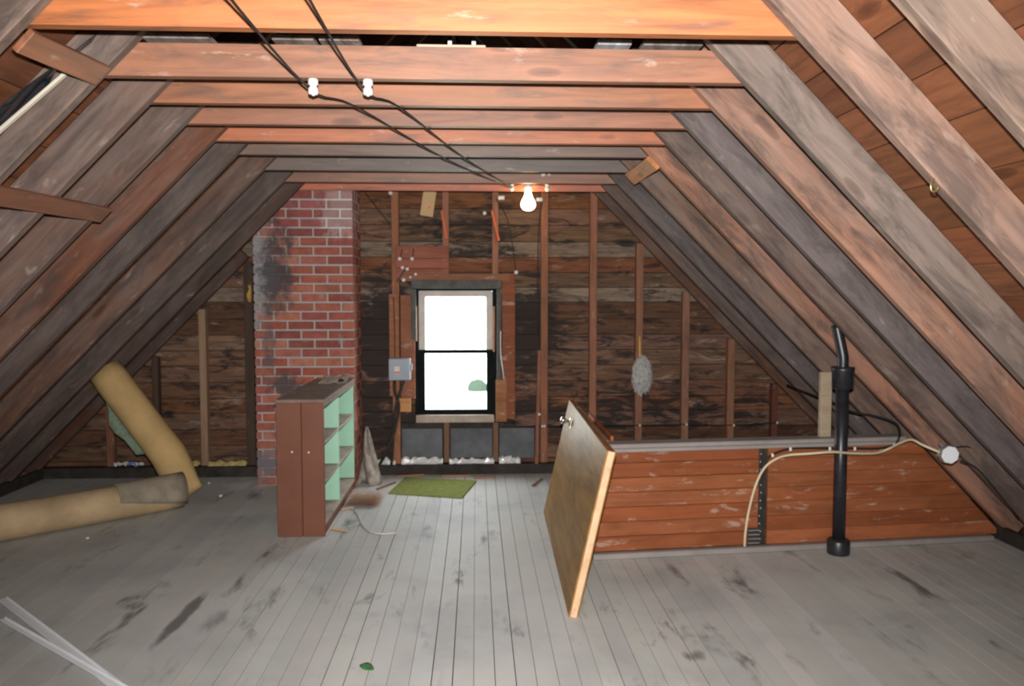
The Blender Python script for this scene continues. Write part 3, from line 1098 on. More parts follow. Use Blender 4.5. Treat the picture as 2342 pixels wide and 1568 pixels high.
# ---- the slab door lying on its long edge, leaning on the half wall
dA, dB = Vector((0.427, 3.555, 0.0)), Vector((0.462, 5.33, 0.0))
dl = (dB - dA).length
door = thing('door_slab', 'brown varnished slab door on its long edge, leaning on the half wall', 'door', dA)
ax = (dB - dA).normalized()
lean = R(12.6)
side_v = Vector((ax.y, -ax.x, 0))                    # to the right
upv = (Vector((0, 0, 1)) * math.cos(lean) + side_v * math.sin(lean)).normalized()
nv = upv.cross(ax).normalized() * -1                 # out of the visible face (towards -x)
if nv.x > 0:
    nv = -nv
dmtx = Matrix((ax, upv, ax.cross(upv))).transposed()
dt, dw = 0.044, 0.806
lift = dt * math.sin(lean)


def dpt(u, v, w):
    """u along the door, v up its width, w behind the visible face."""
    return ax * u + upv * v - nv * w + Vector((0, 0, lift * 0.0))


def dbox(name, u0, u1, v0, v1, w0, w1, mat, color=None, ch=0.002, parent=door):
    c = dpt((u0 + u1) / 2, (v0 + v1) / 2, (w0 + w1) / 2)
    return box(name, (u1 - u0, v1 - v0, w1 - w0), c, mat, parent, dmtx.to_euler(), color, ch)


dz = 0.0
dbox('face_veneer', 0.003, dl, 0.0, dw, 0.0, 0.006, M['varnish'])
dbox('core', 0.014, dl - 0.004, 0.004, dw - 0.012, 0.006, dt - 0.006, M['raw'], (0.5, 0.33, 0.2))
dbox('rear_veneer', 0.003, dl, 0.012, dw, dt - 0.006, dt, M['varnish'])
dbox('end_edge', -0.001, 0.014, 0.003, dw - 0.001, 0.0062, dt - 0.0062, M['raw'], (0.66, 0.42, 0.26))
dbox('long_edge', 0.014, dl - 0.002, dw - 0.012, dw - 0.001, 0.0062, dt - 0.0062, M['plank'], (0.34, 0.14, 0.06))
# lockset near the upper edge
ku, kv = 1.46, 0.70


def dlathe(name, u, v, w, prof, mat, outward=True, parent=door, n=16):
    axis = nv if outward else -nv
    z_ = axis
    x_ = ax
    y_ = z_.cross(x_)
    m_ = Matrix((x_, y_, z_)).transposed()
    vv, ff = lathe_data(prof, n)
    return mesh_obj(name, vv, ff, mat, parent, dpt(u, v, w), True, None, m_.to_euler())


kn = dlathe('knob', ku, kv, 0.0, [(0.010, 0), (0.010, 0.028), (0.020, 0.036), (0.026, 0.046), (0.026, 0.056), (0.018, 0.064), (0.001, 0.066)], M['chrome'])
dlathe('rose', ku, kv, 0.0, [(0.031, 0.0), (0.031, 0.004), (0.020, 0.009)], M['chrome'])
dlathe('knob', ku, kv, dt, [(0.010, 0), (0.010, 0.028), (0.020, 0.036), (0.026, 0.046), (0.026, 0.056), (0.018, 0.064), (0.001, 0.066)], M['chrome'], False)
dbox('latch_plate', ku - 0.03, ku + 0.03, dw - 0.0012, dw + 0.0015, 0.010, dt - 0.010, M['chrome'], ch=0.0005)
dbox('escutcheon', ku - 0.075, ku - 0.045, kv - 0.035, kv + 0.03, -0.002, 0.0, M['brass'], ch=0.0005)

# ---- board half wall round the stairs
hA, hB = Vector((0.665, 4.365, 0)), Vector((3.15, 4.60, 0))
hd = (hB - hA).normalized()
hn = Vector((hd.y, -hd.x, 0))       # towards the camera
hl = (hB - hA).length
hr = math.atan2(hd.y, hd.x)
hw = thing('stair_half_wall', 'reddish board half wall with grey cap boxing in the stairs', 'half wall', hA, rot=(0, 0, hr))
HH = 0.632
PC = [(0.29, 0.090, 0.036), (0.32, 0.105, 0.044), (0.26, 0.080, 0.033), (0.33, 0.115, 0.05), (0.27, 0.082, 0.035), (0.31, 0.105, 0.046), (0.29, 0.098, 0.042)]
nb = 7
seam = 1.03        # the boards are broken at this seam
z0 = 0.036
bhh = (HH - z0) / nb
for k in range(nb):
    za, zb = z0 + k * bhh, z0 + (k + 1) * bhh - 0.0025
    xe = min(hl + 0.0, hl)
    for (xa, xb) in ((0.0, seam - 0.012), (seam + 0.02, None)):
        if xb is None:
            # ends follow the slope of the rafters
            zc = (za + zb) / 2
            xbb = (roof_x(za, 1, -0.012) - hA.x) / math.cos(hr) - 0.012
            xbt = (roof_x(zb, 1, -0.012) - hA.x) / math.cos(hr) - 0.012
            mx_ = (xa + xbb) / 2
            mz_ = (za + zb) / 2
            v = [Vector((x_ - mx_, y_, z_ - mz_)) for y_ in (-0.009, 0.009) for (x_, z_) in ((xa, za), (xbb, za), (xbt, zb), (xa, zb))]
            mesh_obj('plank', v, [(0, 1, 2, 3), (7, 6, 5, 4), (0, 4, 5, 1), (1, 5, 6, 2), (2, 6, 7, 3), (3, 7, 4, 0)], M['plank'], hw,
                     (mx_, 0.009 + random.uniform(0, 0.0015), mz_), color=jit(random.choice(PC), 0.08))
            continue
        box('plank', (xb - xa, 0.018, zb - za), ((xa + xb) / 2, 0.009 + random.uniform(0, 0.0015), (za + zb) / 2), M['plank'], hw, None, jit(random.choice(PC), 0.08), ch=0.003)
box('seam_gap_backing', (hl - 0.7, 0.01, HH - 0.03), (hl / 2 - 0.33, 0.026, HH / 2 + 0.01), M['char'], hw, None, None, 0.001)
# side wall running back along the stairs
def lw(dx, dy, dz_):
    """World offset from the corner -> the half wall's own space."""
    return Vector((dx * math.cos(hr) + dy * math.sin(hr), -dx * math.sin(hr) + dy * math.cos(hr), dz_))
for k in range(nb):
    za, zb = z0 + k * bhh, z0 + (k + 1) * bhh - 0.0025
    box('plank', (0.018, 1.02, zb - za), lw(0.006, 0.018 + 0.52, (za + zb) / 2), M['plank'], hw, (0, 0, -hr), jit(random.choice(PC), 0.08), ch=0.003)
capx = (roof_x(HH + 0.03, 1, -0.01) - hA.x) / math.cos(hr) - 0.06
box('cap_board', (capx + 0.03, 0.115, 0.026), (capx / 2 - 0.015, 0.035, HH + 0.014), M['grey_trim'], hw, None, None, 0.005)
box('cap_board', (0.125, 0.93, 0.026), lw(0.050, 0.11 + 0.465, HH + 0.0135), M['grey_trim'], hw, (0, 0, -hr), None, 0.005)
box('inner_rail', (0.02, 0.91, 0.10), lw(0.126, 0.12 + 0.46, HH), M['plank'], hw, (0, 0, -hr), (0.36, 0.11, 0.045), 0.003)
box('cap_trim', (capx - 0.02, 0.016, 0.022), (capx / 2, -0.008, HH - 0.012), M['grey_trim'], hw, None, None, 0.004)
box('shoe_trim', (hl + 0.02, 0.045, 0.034), (hl / 2, -0.0225, 0.0175), M['grey_trim'], hw, None, None, 0.006)
box('corner_post', (0.03, 0.03, HH - 0.036), (-0.0155, 0.012, HH / 2 + 0.018), M['plank'], hw, None, (0.26, 0.08, 0.035), 0.003)


def hpt(u, z, out=0.0):
    """Point on the half wall's face: u along it, z up, out towards the camera."""
    return hA + hd * u + hn * out + Vector((0, 0, z))


def h_at(px, py, out=0.0):
    """Pixel measured on the half wall's face -> world point."""
    v = ray(px, py)
    o = hA + hn * out
    t = (o - CAM).dot(hn) / v.dot(hn)
    return CAM + v * t


# pale worn spots on the boards are part of the wood; the strap that covers the seam
sp = h_at(1741, 1015)
us = (sp - hA).dot(hd)
strap = thing('perforated_strap', 'dark perforated metal strap running down the board half wall', 'strap', hpt(us, 0.04, 0.001), rot=(0, 0, hr))
box('band', (0.026, 0.003, 0.585), (0, 0, 0.2935), M['char'], strap, None, None, 0.001)
for k in range(12):
    lathe('nail_head', [(0.0055, 0), (0.0055, 0.0015), (0.003, 0.0025)], M['steel'], strap, (random.uniform(-0.005, 0.005), -0.0015, 0.03 + k * 0.046), (R(90), 0, 0), 8)
vp_ = h_at(1722, 1258)
uv = (vp_ - hA).dot(hd)
vent = thing('slotted_plate', 'small dark slotted plate low on the half wall beside the cream cable', 'vent plate', hpt(uv, 0.036, 0.004), rot=(0, 0, hr))
box('plate', (0.075, 0.005, 0.10), (0, 0, 0.052), M['char'], vent, None, None, 0.001)
for k in range(4):
    box('slat', (0.070, 0.006, 0.007), (0, -0.005, 0.014 + k * 0.025), M['steel'], vent, None, None, 0.001)

# ---- cast-iron vent pipe in front of the half wall
pb = h_at(1914, 1252, 0.10)
up_ = (pb - hA).dot(hd)
pbase = hpt(up_, 0.0, 0.115)
pipe = thing('vent_pipe', 'black cast-iron vent pipe standing in front of the half wall', 'pipe', pbase)
PR = 0.036
lathe('bottom_hub', [(0.062, 0.0), (0.064, 0.01), (0.064, 0.075), (0.058, 0.085), (0.038, 0.09)], M['black_iron'], pipe, (0, 0, 0.001), n=24)
ztop = at(1912, 838, pbase.y).z
lathe('shaft', [(PR, 0.086), (PR, ztop - 0.13)], M['black_iron'], pipe, (0, 0, 0), n=24)
lathe('top_hub', [(PR + 0.002, ztop - 0.135), (0.058, ztop - 0.12), (0.060, ztop - 0.03), (0.064, ztop - 0.02), (0.064, ztop - 0.002), (0.05, ztop)], M['black_iron'], pipe, (0, 0, 0), n=24)
rz_in = at(1890, 785, pbase.y + 0.2)
tube('upper_neck', [(0, 0, ztop - 0.01), (0, 0, ztop + 0.05), (-0.01, 0.01, ztop + 0.12), (-0.03, 0.03, ztop + 0.24)], 0.030, M['black_iron'], pipe, n=16, sub=5)
# board standing behind the pipe on the cap
pz0 = HH + 0.028
pp = hpt(up_ - 0.015, pz0, -0.04)
post = tag(box('wooden_post', (0.07, 0.03, at(1900, 850, pp.y).z - pz0), (pp.x, pp.y, (pz0 + at(1900, 850, pp.y).z) / 2), M['raw'], None, (0, 0, hr), (0.34, 0.27, 0.19), 0.003),
           'short pale board standing on the half wall cap behind the black pipe', 'post')

# ---- cables on the half wall
cream_px = [(1703, 1262, .012), (1704, 1225, .014), (1712, 1170, .02), (1728, 1110, .025), (1748, 1070, .03), (1775, 1049, .05), (1805, 1040, .11), (1850, 1037, .17), (1905, 1033, .185), (1950, 1036, .15), (2000, 1036, .10), (2030, 1027, .08)]
cp = [h_at(a_, b_, c_) for (a_, b_, c_) in cream_px]
r7y = TIE_Y[4] - 0.05
jb_p = at(2150, 1034, 4.13)
cp += [at(2060, 1012, 4.35), at(2085, 1005, 4.25), at(2110, 1017, 4.18), jb_p]
tag(tube('cream_cable', cp, 0.0075, M['cream_cable'], None, 8, 6), 'cream cable curving over the half wall and black pipe to a junction box', 'cable')
dark_px = [(1740, 1090, .010), (1746, 1062, .010), (1765, 1040, .010), (1806, 1026, .010), (1850, 1024, .010), (1896, 1025, .010), (1953, 1025, .010), (2010, 1025, .010), (2045, 1017, .010), (2056, 1000, .02)]
dp = [h_at(a_, b_, c_) for (a_, b_, c_) in dark_px]
dp += [at(2057, 985, 4.62), at(2046, 966, 4.72), at(2000, 951, 4.9), at(1945, 940, 5.05), at(1900, 918, 5.25), at(1850, 900, 5.6), at(1800, 880, 5.9)]
dc = thing('dark_cable', 'dark cable pinned along the half wall with white clips, then rising behind the pipe', 'cable', dp[0])
tube('sheath', dp, 0.007, M['black_rubber'], dc, 8, 5, origin=dp[0])
for k, (a_, b_) in enumerate(((1765, 1040), (1806, 1026), (1896, 1025), (1953, 1025), (2043, 1017))):
    q = h_at(a_, b_, 0.004)
    box('clip', (0.016, 0.016, 0.022), q - dp[0] + hn * 0.008, M['porcelain'], dc, (0, 0, hr), None, 0.004)

# ---- junction box on the rafter, with wires
jy = TIE_Y[4] - 0.05
jc = at(2168, 1038, jy - 0.022)
jb = thing('junction_box', 'white metal junction box screwed to a rafter above the half wall', 'junction box', jc, rot=(0, -ANG + R(90) + R(12), 0))
lathe('body', [(0.050, 0.0), (0.053, 0.004), (0.053, 0.038), (0.050, 0.042)], M['steel'], jb, (0, 0.021, 0), (R(90), R(22.5), 0), 8, False)
lathe('cover', [(0.050, 0.042), (0.048, 0.046)], M['white_plastic'], jb, (0, 0.021, 0), (R(90), R(22.5), 0), 8, False)
box('clamp', (0.03, 0.02, 0.02), (-0.066, 0.004, 0.0), M['steel'], jb)
tag(tube('junction_wire', [at(2188, 1022, jy - .02), at(2215, 1022, jy), at(2238, 1040, jy + 0.02), at(2252, 1065, jy + .03), at(2300, 1110, jy + 0.05), at(2342, 1160, jy + 0.05)], 0.0045, M['black_rubber'], None, 6, 5),
    'upper dark wire leaving the white junction box along the rafters', 'wire')
tag(tube('junction_wire', [at(2195, 1052, jy - .015), at(2230, 1068, jy - 0.01), at(2265, 1105, jy - 0.01), at(2330, 1185, jy - 0.01)], 0.0045, M['black_rubber'], None, 6, 5),
    'lower dark wire leaving the white junction box along the rafters', 'wire')

# ---- carpet rolls


def roll_mesh(axis_pts, radii, flat, turns=2.4, r_in=0.35, seg=26, thick=0.010, phase=0.0, up_hint=Vector((0, 0, 1))):
    """Spiral sheet swept along an axis; flat = vertical squash at each axis point."""
    verts, faces = [], []
    n = int(seg * turns)
    for i, p in enumerate(axis_pts):
        p = Vector(p)
        d = (Vector(axis_pts[min(i + 1, len(axis_pts) - 1)]) - Vector(axis_pts[max(i - 1, 0)])).normalized()
        a = up_hint.cross(d).normalized()
        b = d.cross(a).normalized()
        for k in range(n + 1):
            t = k / n
            ang = phase + 2 * math.pi * turns * (1 - t)
            r = radii[i] * (1 - (1 - r_in) * t) if t > 1 / turns else radii[i] * (1 - 0.06 * t)
            verts.append(p + a * math.cos(ang) * r * flat[i][0] + b * math.sin(ang) * r * flat[i][1])
    for i in range(len(axis_pts) - 1):
        for k in range(n):
            q = i * (n + 1) + k
            faces.append((q, q + 1, q + n + 2, q + n + 1))
    return verts, faces


def add_solid(o, th):
    md = o.modifiers.new('thickness', 'SOLIDIFY')
    md.thickness = th
    md.offset = 0


# leaning roll
top = at(240, 848, 5.88)
kn1 = at(386, 1040, 5.80)
low = at(415, 1098, 5.72)
tip = at(440, 1128, 5.82)
axp = []
for k in range(9):
    axp.append(top.lerp(kn1, k / 8))
axp += [at(399, 1065, 5.80), at(409, 1084, 5.80), at(421, 1103, 5.81), at(431, 1116, 5.815), at(439, 1126, 5.82)]
rad = [0.118] * 7 + [0.120, 0.122] + [0.122, 0.118, 0.110, 0.100, 0.095]
fl_ = [(1, 1)] * 9 + [(1.0, 0.95), (1.0, 0.8), (1.0, 0.6), (1.0, 0.42), (1.0, 0.30)]
cr = thing('carpet_roll', 'tan carpet roll propped upright against the sloping rafters', 'carpet', tip, 'rolled carpets')
v, f = roll_mesh([p - tip for p in axp], rad, fl_, up_hint=Vector((0, 1, 0.2)), phase=5.0)
o = mesh_obj('roll', v, f, M['carpet'], cr, None, True)
add_solid(o, 0.010)
# green-piled flap hanging out behind it
v, f = [], []
outl = [(236, 900), (247, 935), (250, 972), (262, 990), (285, 1006), (300, 1025), (312, 1040)]
innl = [(262, 895), (285, 940), (300, 970), (315, 995), (335, 1015), (345, 1030), (350, 1042)]
for (a_, b_) in zip(outl, innl):
    P0, P1 = at(*a_, 5.86), at(*b_, 5.80)
    for k in range(5):
        t = k / 4
        v.append(P0.lerp(P1, t) + Vector((0, 0.05 * math.sin(t * 3.1), 0)) - tip)
for i in range(len(outl) - 1):
    for k in range(4):
        q = i * 5 + k
        f.append((q, q + 1, q + 6, q + 5))
o = mesh_obj('flap', v, f, M['carpet_pile'], cr, None, True)
add_solid(o, 0.008)

# lying roll
e1 = fl(408, 1166) + Vector((0.0, 0.06, 0))
e0 = fl(30, 1241) + Vector((-0.01, 0.10, 0))
dirv = (e0 - e1).normalized()
axp, rad, fl_ = [], [], []
Ltot = (e0 - e1).length + 0.55
for k in range(15):
    t = k / 14
    p = e1 + dirv * (Ltot * t)
    r = 0.112
    fz = 0.98
    fa = 1.0
    if t < 0.28:
        s_ = (0.28 - t) / 0.28
        fz = 0.98 + 0.06 * s_
        fa = 1.0 - 0.25 * s_
    axp.append(Vector((p.x, p.y, r * fz + 0.006)))
    rad.append(r)
    fl_.append((fa, fz))
lr = thing('carpet_roll', 'soiled tan carpet roll lying on the floor by the left eave', 'carpet', (e1.x, e1.y, 0), 'rolled carpets')
v, f = roll_mesh([p - Vector((e1.x, e1.y, 0)) for p in axp], rad, fl_, phase=1.2)
o = mesh_obj('roll', v, f, M['carpet_old'], lr, None, True)
add_solid(o, 0.010)
# grey worn end of the outer layer
v, f = [], []
NA = 16
for i in range(7):
    t = i / 6
    p_ = axp[0].lerp(axp[4], t) - Vector((e1.x, e1.y, 0)) - dirv * (0.012 * (1 - t))
    a_ = Vector((0, 0, 1)).cross(dirv).normalized()
    b_ = dirv.cross(a_).normalized()
    r_ = 0.112 * (1.09 + 0.05 * (1 - t))
    fa = 1.0 - 0.25 * (1 - t)
    lo_, hi_ = R(-35 + 45 * t), R(215 - 30 * t)
    for k in range(NA + 1):
        g_ = lo_ + (hi_ - lo_) * k / NA
        v.append(p_ + a_ * math.cos(g_) * r_ * fa + b_ * math.sin(g_) * r_ * 1.02)
for i in range(6):
    for k in range(NA):
        q = i * (NA + 1) + k
        f.append((q, q + 1, q + NA + 2, q + NA + 1))
M['carpet_grey'] = plain('grey_worn_carpet', (0.27, 0.23, 0.175), 0.95, spec=0.05, var=0.25, scale=9)
o = mesh_obj('turned_end', v, f, M['carpet_grey'], lr, None, True)
add_solid(o, 0.008)

# ================================================================== LAMP, KNOBS AND WIRES
bp = at(1208, 420, 6.06)
bulb = thing('light_bulb', 'lit bare bulb hanging from the collar tie near the window', 'light bulb', bp)
bz = at(1208, 482, 6.06).z - bp.z
bl_ = -bz
prof = [(0.022, -0.030), (0.024, -bl_ * 0.25), (0.026, -bl_ * 0.36), (0.036, -bl_ * 0.50), (0.050, -bl_ * 0.62), (0.0575, -bl_ * 0.74), (0.056, -bl_ * 0.84), (0.045, -bl_ * 0.93), (0.026, -bl_ * 0.985), (0.001, -bl_)]
lathe('globe', prof, M['bulb'], bulb, (0, 0, 0), n=24)
lathe('socket', [(0.026, -0.034), (0.028, -0.02), (0.028, 0.03), (0.018, 0.045)], M['porcelain'], bulb, (0, 0, 0), n=18)

knob_prof = [(0.019, 0), (0.020, 0.004), (0.020, 0.021), (0.014, 0.025), (0.014, 0.031), (0.020, 0.035), (0.020, 0.055), (0.016, 0.060), (0.006, 0.061), (0.005, 0.065)]
kv_, kf_ = lathe_data(knob_prof, 16)
knob_me = bpy.data.meshes.new('porcelain_knob')
knob_me.from_pydata([tuple(p) for p in kv_], [], kf_)
for p_ in knob_me.polygons:
    p_.use_smooth = True
knob_me.materials.append(M['porcelain'])


def knob(label, loc, rot, s=1.0):
    o = link('porcelain_insulator', knob_me, M['porcelain'], None, loc, rot)
    o.scale = (s, s, s)
    return tag(o, label, 'insulator', 'porcelain wiring knobs')


DOWN = (R(180), 0, 0)
TOCAM = (R(90), 0, 0)
kA = at(711, 178, TIE_Y[1] - 0.02)
kB = at(838, 178, TIE_Y[1] - 0.02)
knob('white porcelain knob, first from the chimney side, under the second collar tie', (kA.x, TIE_Y[1] + 0.02, TIE_Z), DOWN, 0.95)
knob('white porcelain knob, second from the chimney side, under the second collar tie', (kB.x, TIE_Y[1] + 0.02, TIE_Z), DOWN, 0.95)
k1 = at(1170, 425, 6.06)
k2 = at(1253, 425, 6.06)
knob('glowing porcelain knob on the chimney side of the lit bulb', (k1.x, 6.10, TIE_Z + 0.055), (R(180 - 20), 0, 0), 1.0)
knob('glowing porcelain knob on the stair side of the lit bulb', (k2.x, 6.10, TIE_Z + 0.055), (R(180 - 20), 0, 0), 1.0)
k3 = at(1241, 400, 5.70)
knob('grey knob high on the collar tie above the lit bulb', (k3.x, TIE_Y[7], k3.z - 0.0), TOCAM, 0.8)
k4 = at(1255, 400, 5.70)
knob('small brown-tinted knob just right of the grey knob above the bulb', (k4.x, TIE_Y[7], k4.z), TOCAM, 0.55)
for (px, py, Y_, lab, rt, s_) in (
        (894, 442, 6.50, 'grey knob at the top of the stud beside the chimney', TOCAM, 0.8),
        (915, 592, 6.505, 'porcelain knob at upper left on the reddish board panel', TOCAM, 0.75),
        (943, 592, 6.505, 'porcelain knob at upper right on the reddish board panel', TOCAM, 0.75),
        (921, 612, 6.505, 'left knob of the touching pair on the reddish board panel', TOCAM, 0.7),
        (932, 615, 6.505, 'right knob of the touching pair on the reddish board panel', TOCAM, 0.7),
        (951, 627, 6.505, 'dull knob at the lower right of the reddish board panel', TOCAM, 0.6),
        (924, 640, 6.50, 'porcelain knob lowest on the reddish board panel, above the tall board', TOCAM, 0.8),
        (939, 634, 6.50, 'small porcelain knob at the corner of the window header', TOCAM, 0.5),
        (1108, 488, 6.56, 'porcelain knob on the gable boards beside an orange stick', TOCAM, 0.75),
        (1180, 623, 6.50, 'porcelain knob at the top of the red-brown board right of the window', TOCAM, 0.8),
        (1233, 946, 6.47, 'small knob on the slim batten right of the window', TOCAM, 0.55),
        (1245, 973, 6.53, 'small knob low on the stud right of the window', TOCAM, 0.5)):
    q = at(px, py, Y_)
    knob(lab, q, rt, s_)
# porcelain tubes through the boards
for (px, py, lab) in ((1146, 452, 'white porcelain tube just left of the lit bulb'), (1233, 456, 'white porcelain tube just right of the lit bulb')):
    q = at(px, py, 6.50)
    o = lathe('porcelain_tube', [(0.017, 0), (0.019, 0.004), (0.019, 0.05), (0.012, 0.054)], M['porcelain'], None, q + Vector((-0.025, 0, 0)), (0, R(90), 0), 14)
    tag(o, lab, 'insulator', 'porcelain tubes by the bulb')

zw = TIE_Z - 0.028
for (kx, lab, endx) in ((kA.x, 'black wire on the chimney side running under the collar ties to the bulb', k1.x - 0.02), (kB.x, 'black wire on the stair side running under the collar ties to the bulb', k1.x + 0.01)):
    pts = [Vector((kx - 0.025, 0.4, zw - 0.002)), Vector((kx - 0.025, 1.6, zw - 0.012)), Vector((kx - 0.022, TIE_Y[1] + 0.02, zw)),
           Vector((kx + (endx - kx) * 0.12, TIE_Y[2], zw + 0.018)), Vector((kx + (endx - kx) * 0.5, 4.6, zw + 0.010)), Vector((endx, 6.08, zw + 0.05))]
    tag(tube('knob_and_tube_wire', pts, 0.0042, M['black_rubber'], None, 6, 5), lab, 'wire', 'wires under the collar ties')
tag(tube('lamp_wire', [Vector((k1.x, 6.09, zw + 0.06)), Vector((bp.x - 0.01, 6.065, zw + 0.085)), Vector((bp.x + 0.01, 6.065, zw + 0.085)), Vector((k2.x, 6.09, zw + 0.06))], 0.0035, M['black_rubber'], None, 6, 4),
    'short wire joining the two glowing knobs across the bulb socket', 'wire')
tag(tube('lamp_wire', [Vector((bp.x + 0.02, 6.06, zw + 0.10)), at(1225, 408, 5.9), Vector((k3.x, TIE_Y[7] - 0.03, k3.z))], 0.0035, M['black_rubber'], None, 6, 4),
    'short wire rising from the bulb socket to the grey knob', 'wire')
for (pts, lab) in (
        ([at(1135, 455, 6.49), at(1160, 500, 6.54), at(1172, 560, 6.54), at(1180, 623, 6.48)], 'thin wire down the gable boards to the red-brown board'),
        ([at(1240, 460, 6.50), at(1232, 520, 6.55), at(1230, 640, 6.56), at(1231, 760, 6.56)], 'thin wire hanging straight down beside the stud below the bulb'),
        ([at(835, 440, 6.45), at(862, 475, 6.50), at(890, 510, 6.52)], 'black wire slanting from the chimney top to the first stud'),
        ([at(920, 570, 6.49), at(915, 592, 6.47)], 'short wire above the upper left knob on the reddish panel'),
        ([at(946, 568, 6.49), at(943, 592, 6.47)], 'short wire above the upper right knob on the reddish panel'),
        ([at(932, 608, 6.47), at(918, 628, 6.47), at(907, 645, 6.48)], 'wire slanting down the reddish panel to the tall board'),
        ([at(900, 680, 6.497), at(902, 740, 6.497), at(903, 790, 6.497), at(903, 820, 6.49)], 'wire running down the tall board into the grey electrical box'),
        ([at(1146, 700, 6.49), at(1145, 800, 6.47), at(1150, 845, 6.46), at(1154, 872, 6.46)], 'pale wire loop hanging down the right window casing')):
    pale = lab.startswith('pale')
    tag(tube('wall_wire', pts, 0.004, M['steel'] if pale else M['black_rubber'], None, 6, 5), lab, 'wire')
wl = [at(1150, 975, 6.52), at(1240, 974, 6.51), at(1357, 972, 6.515), at(1463, 972, 6.515), at(1570, 970, 6.515), at(1678, 972, 6.515), at(1777, 966, 6.515)]
lw = thing('stud_wire', 'thin dark wire strung across the studs just above the half wall', 'wire', wl[0])
tube('conductor', wl, 0.005, M['black_rubber'], lw, 6, 5, origin=wl[0])
for q in wl[1:]:
    box('clip', (0.014, 0.012, 0.02), q - wl[0] + Vector((0, -0.006, 0)), M['porcelain'], lw, None, None, 0.003)

# ---- grey electrical box with cables below it
a, b = at(888, 820, 6.40), at(938, 870, 6.40)
eb = thing('electrical_box', 'square grey electrical box mounted on the tall board beside the window', 'electrical box', ((a.x + b.x) / 2, 6.504, b.z))
w_, h_ = b.x - a.x, a.z - b.z
box('housing', (w_, 0.09, h_), (0, -0.046, h_ / 2), M['grey_metal'], eb, None, None, 0.006)
cv = box('cover', (w_ * 0.96, 0.008, h_ * 0.96), (0, -0.095, h_ / 2), M['grey_metal'], eb, None, None, 0.004)
box('label_plate', (w_ * 0.24, 0.002, h_ * 0.34), (-w_ * 0.11, -0.005, -h_ * 0.02), M['paper'], cv, None, None, 0.0005)
box('label_stripe', (w_ * 0.24, 0.002, h_ * 0.07), (-w_ * 0.11, -0.0055, -h_ * 0.13), M['red_mark'], cv, None, None, 0.0005)
box('lever', (0.012, 0.03, 0.06), (w_ / 2 + 0.008, -0.05, h_ * 0.6), M['grey_metal'], eb, None, None, 0.003)
for (pts, lab, rr) in (
        ([at(902, 870, 6.45), at(903, 895, 6.46), at(912, 930, 6.47), at(902, 985, 6.47), at(880, 1040, 6.47), at(862, 1072, 6.46)], 'thick dark cable dropping from the grey box toward the bookcase', 0.014),
        ([at(924, 870, 6.45), at(914, 900, 6.45), at(905, 930, 6.45), at(900, 975, 6.46), at(898, 1030, 6.48), at(895, 1062, 6.49)], 'thick dark cable dropping straight down from the grey box', 0.012)):
    tag(tube('service_cable', pts, rr, M['char'], None, 8, 5), lab, 'cable')

# ================================================================== SMALL THINGS ON THE WALL
# feather duster on the stud
dq = at(1463, 770, 6.49)
du = thing('duster', 'fluffy grey duster with wooden handle hanging on a stud', 'duster', at(1466, 898, 6.47))
dz0 = du.location
tube('handle', [at(1463, 768, 6.51) - dz0, at(1463, 800, 6.50) - dz0, at(1464, 830, 6.47) - dz0], 0.010, M['handle'], du, 10)
cc = at(1468, 856, 6.46)
hv, hf = [], []
NU, NV = 30, 22
for j in range(NV + 1):
    ph = math.pi * j / NV
    for k in range(NU):
        th = 2 * math.pi * k / NU
        rr = 1 + 0.13 * random.uniform(-1, 1)
        wx = 0.085 * (0.85 + 0.22 * (1 - math.cos(ph)) / 2)
        hv.append(Vector((wx * math.sin(ph) * math.cos(th) * rr, 0.05 * math.sin(ph) * math.sin(th) * rr, 0.157 * math.cos(ph) * (1 + 0.04 * random.uniform(-1, 1)))) + cc - dz0)
for j in range(NV):
    for k in range(NU):
        hf.append((j * NU + k, (j + 1) * NU + k, (j + 1) * NU + (k + 1) % NU, j * NU + (k + 1) % NU))
# loose strands
for k in range(260):
    th, ph = random.uniform(0, 6.28), math.acos(random.uniform(-1, 1))
    u = Vector((0.085 * math.sin(ph) * math.cos(th), 0.05 * math.sin(ph) * math.sin(th), 0.155 * math.cos(ph)))
    n_ = u.normalized()
    t_ = n_.cross(Vector((0.3, 0.5, 0.8))).normalized() * 0.006
    i = len(hv)
    hv += [u - t_ + cc - dz0, u + t_ + cc - dz0, u + n_ * random.uniform(0.012, 0.028) + Vector((0, 0, -0.012)) + cc - dz0]
    hf.append((i, i + 1, i + 2))
mesh_obj('head', hv, hf, M['fluff'], du)

# tan card and two orange sticks
a, b = at(985, 438, 6.46), at(978, 492, 6.46)
cd = thing('hanging_card', 'tan card with a red mark hanging from the last collar tie', 'card', (a.x, 6.44, a.z), rot=(R(6), R(9), 0))
box('sheet', (0.105, 0.003, 0.205), (-0.005, 0, -0.100), M['card'], cd, None, None, 0.001)
box('mark', (0.016, 0.001, 0.014), (0.01, -0.002, -0.13), M['red_mark'], cd, None, None, 0.0)
for (p, q, lab) in (((1010, 481), (1022, 548), 'orange-red stick nailed aslant to the stud beside the tan card'), ((1125, 482), (1141, 551), 'orange-red stick nailed aslant to the stud left of the bulb')):
    tag(stick('painted_stick', at(*p, 6.515), at(*q, 6.515), 0.022, 0.036, M['orange_wood'], up=Vector((0, 1, 0))), lab, 'stick', 'orange sticks on the gable studs')
# yellow rag on the dark post
q = at(571, 690, 6.51)
rg = [at(570, 652, 6.50), at(572, 662, 6.495), at(569, 675, 6.50), at(571, 690, 6.505)]
o = tube('yellow_rag', rg, [0.016, 0.012, 0.024, 0.014], M['rag'], None, 8, 0)
tag(o, 'yellow rag hanging on the dark post beside the chimney', 'rag')

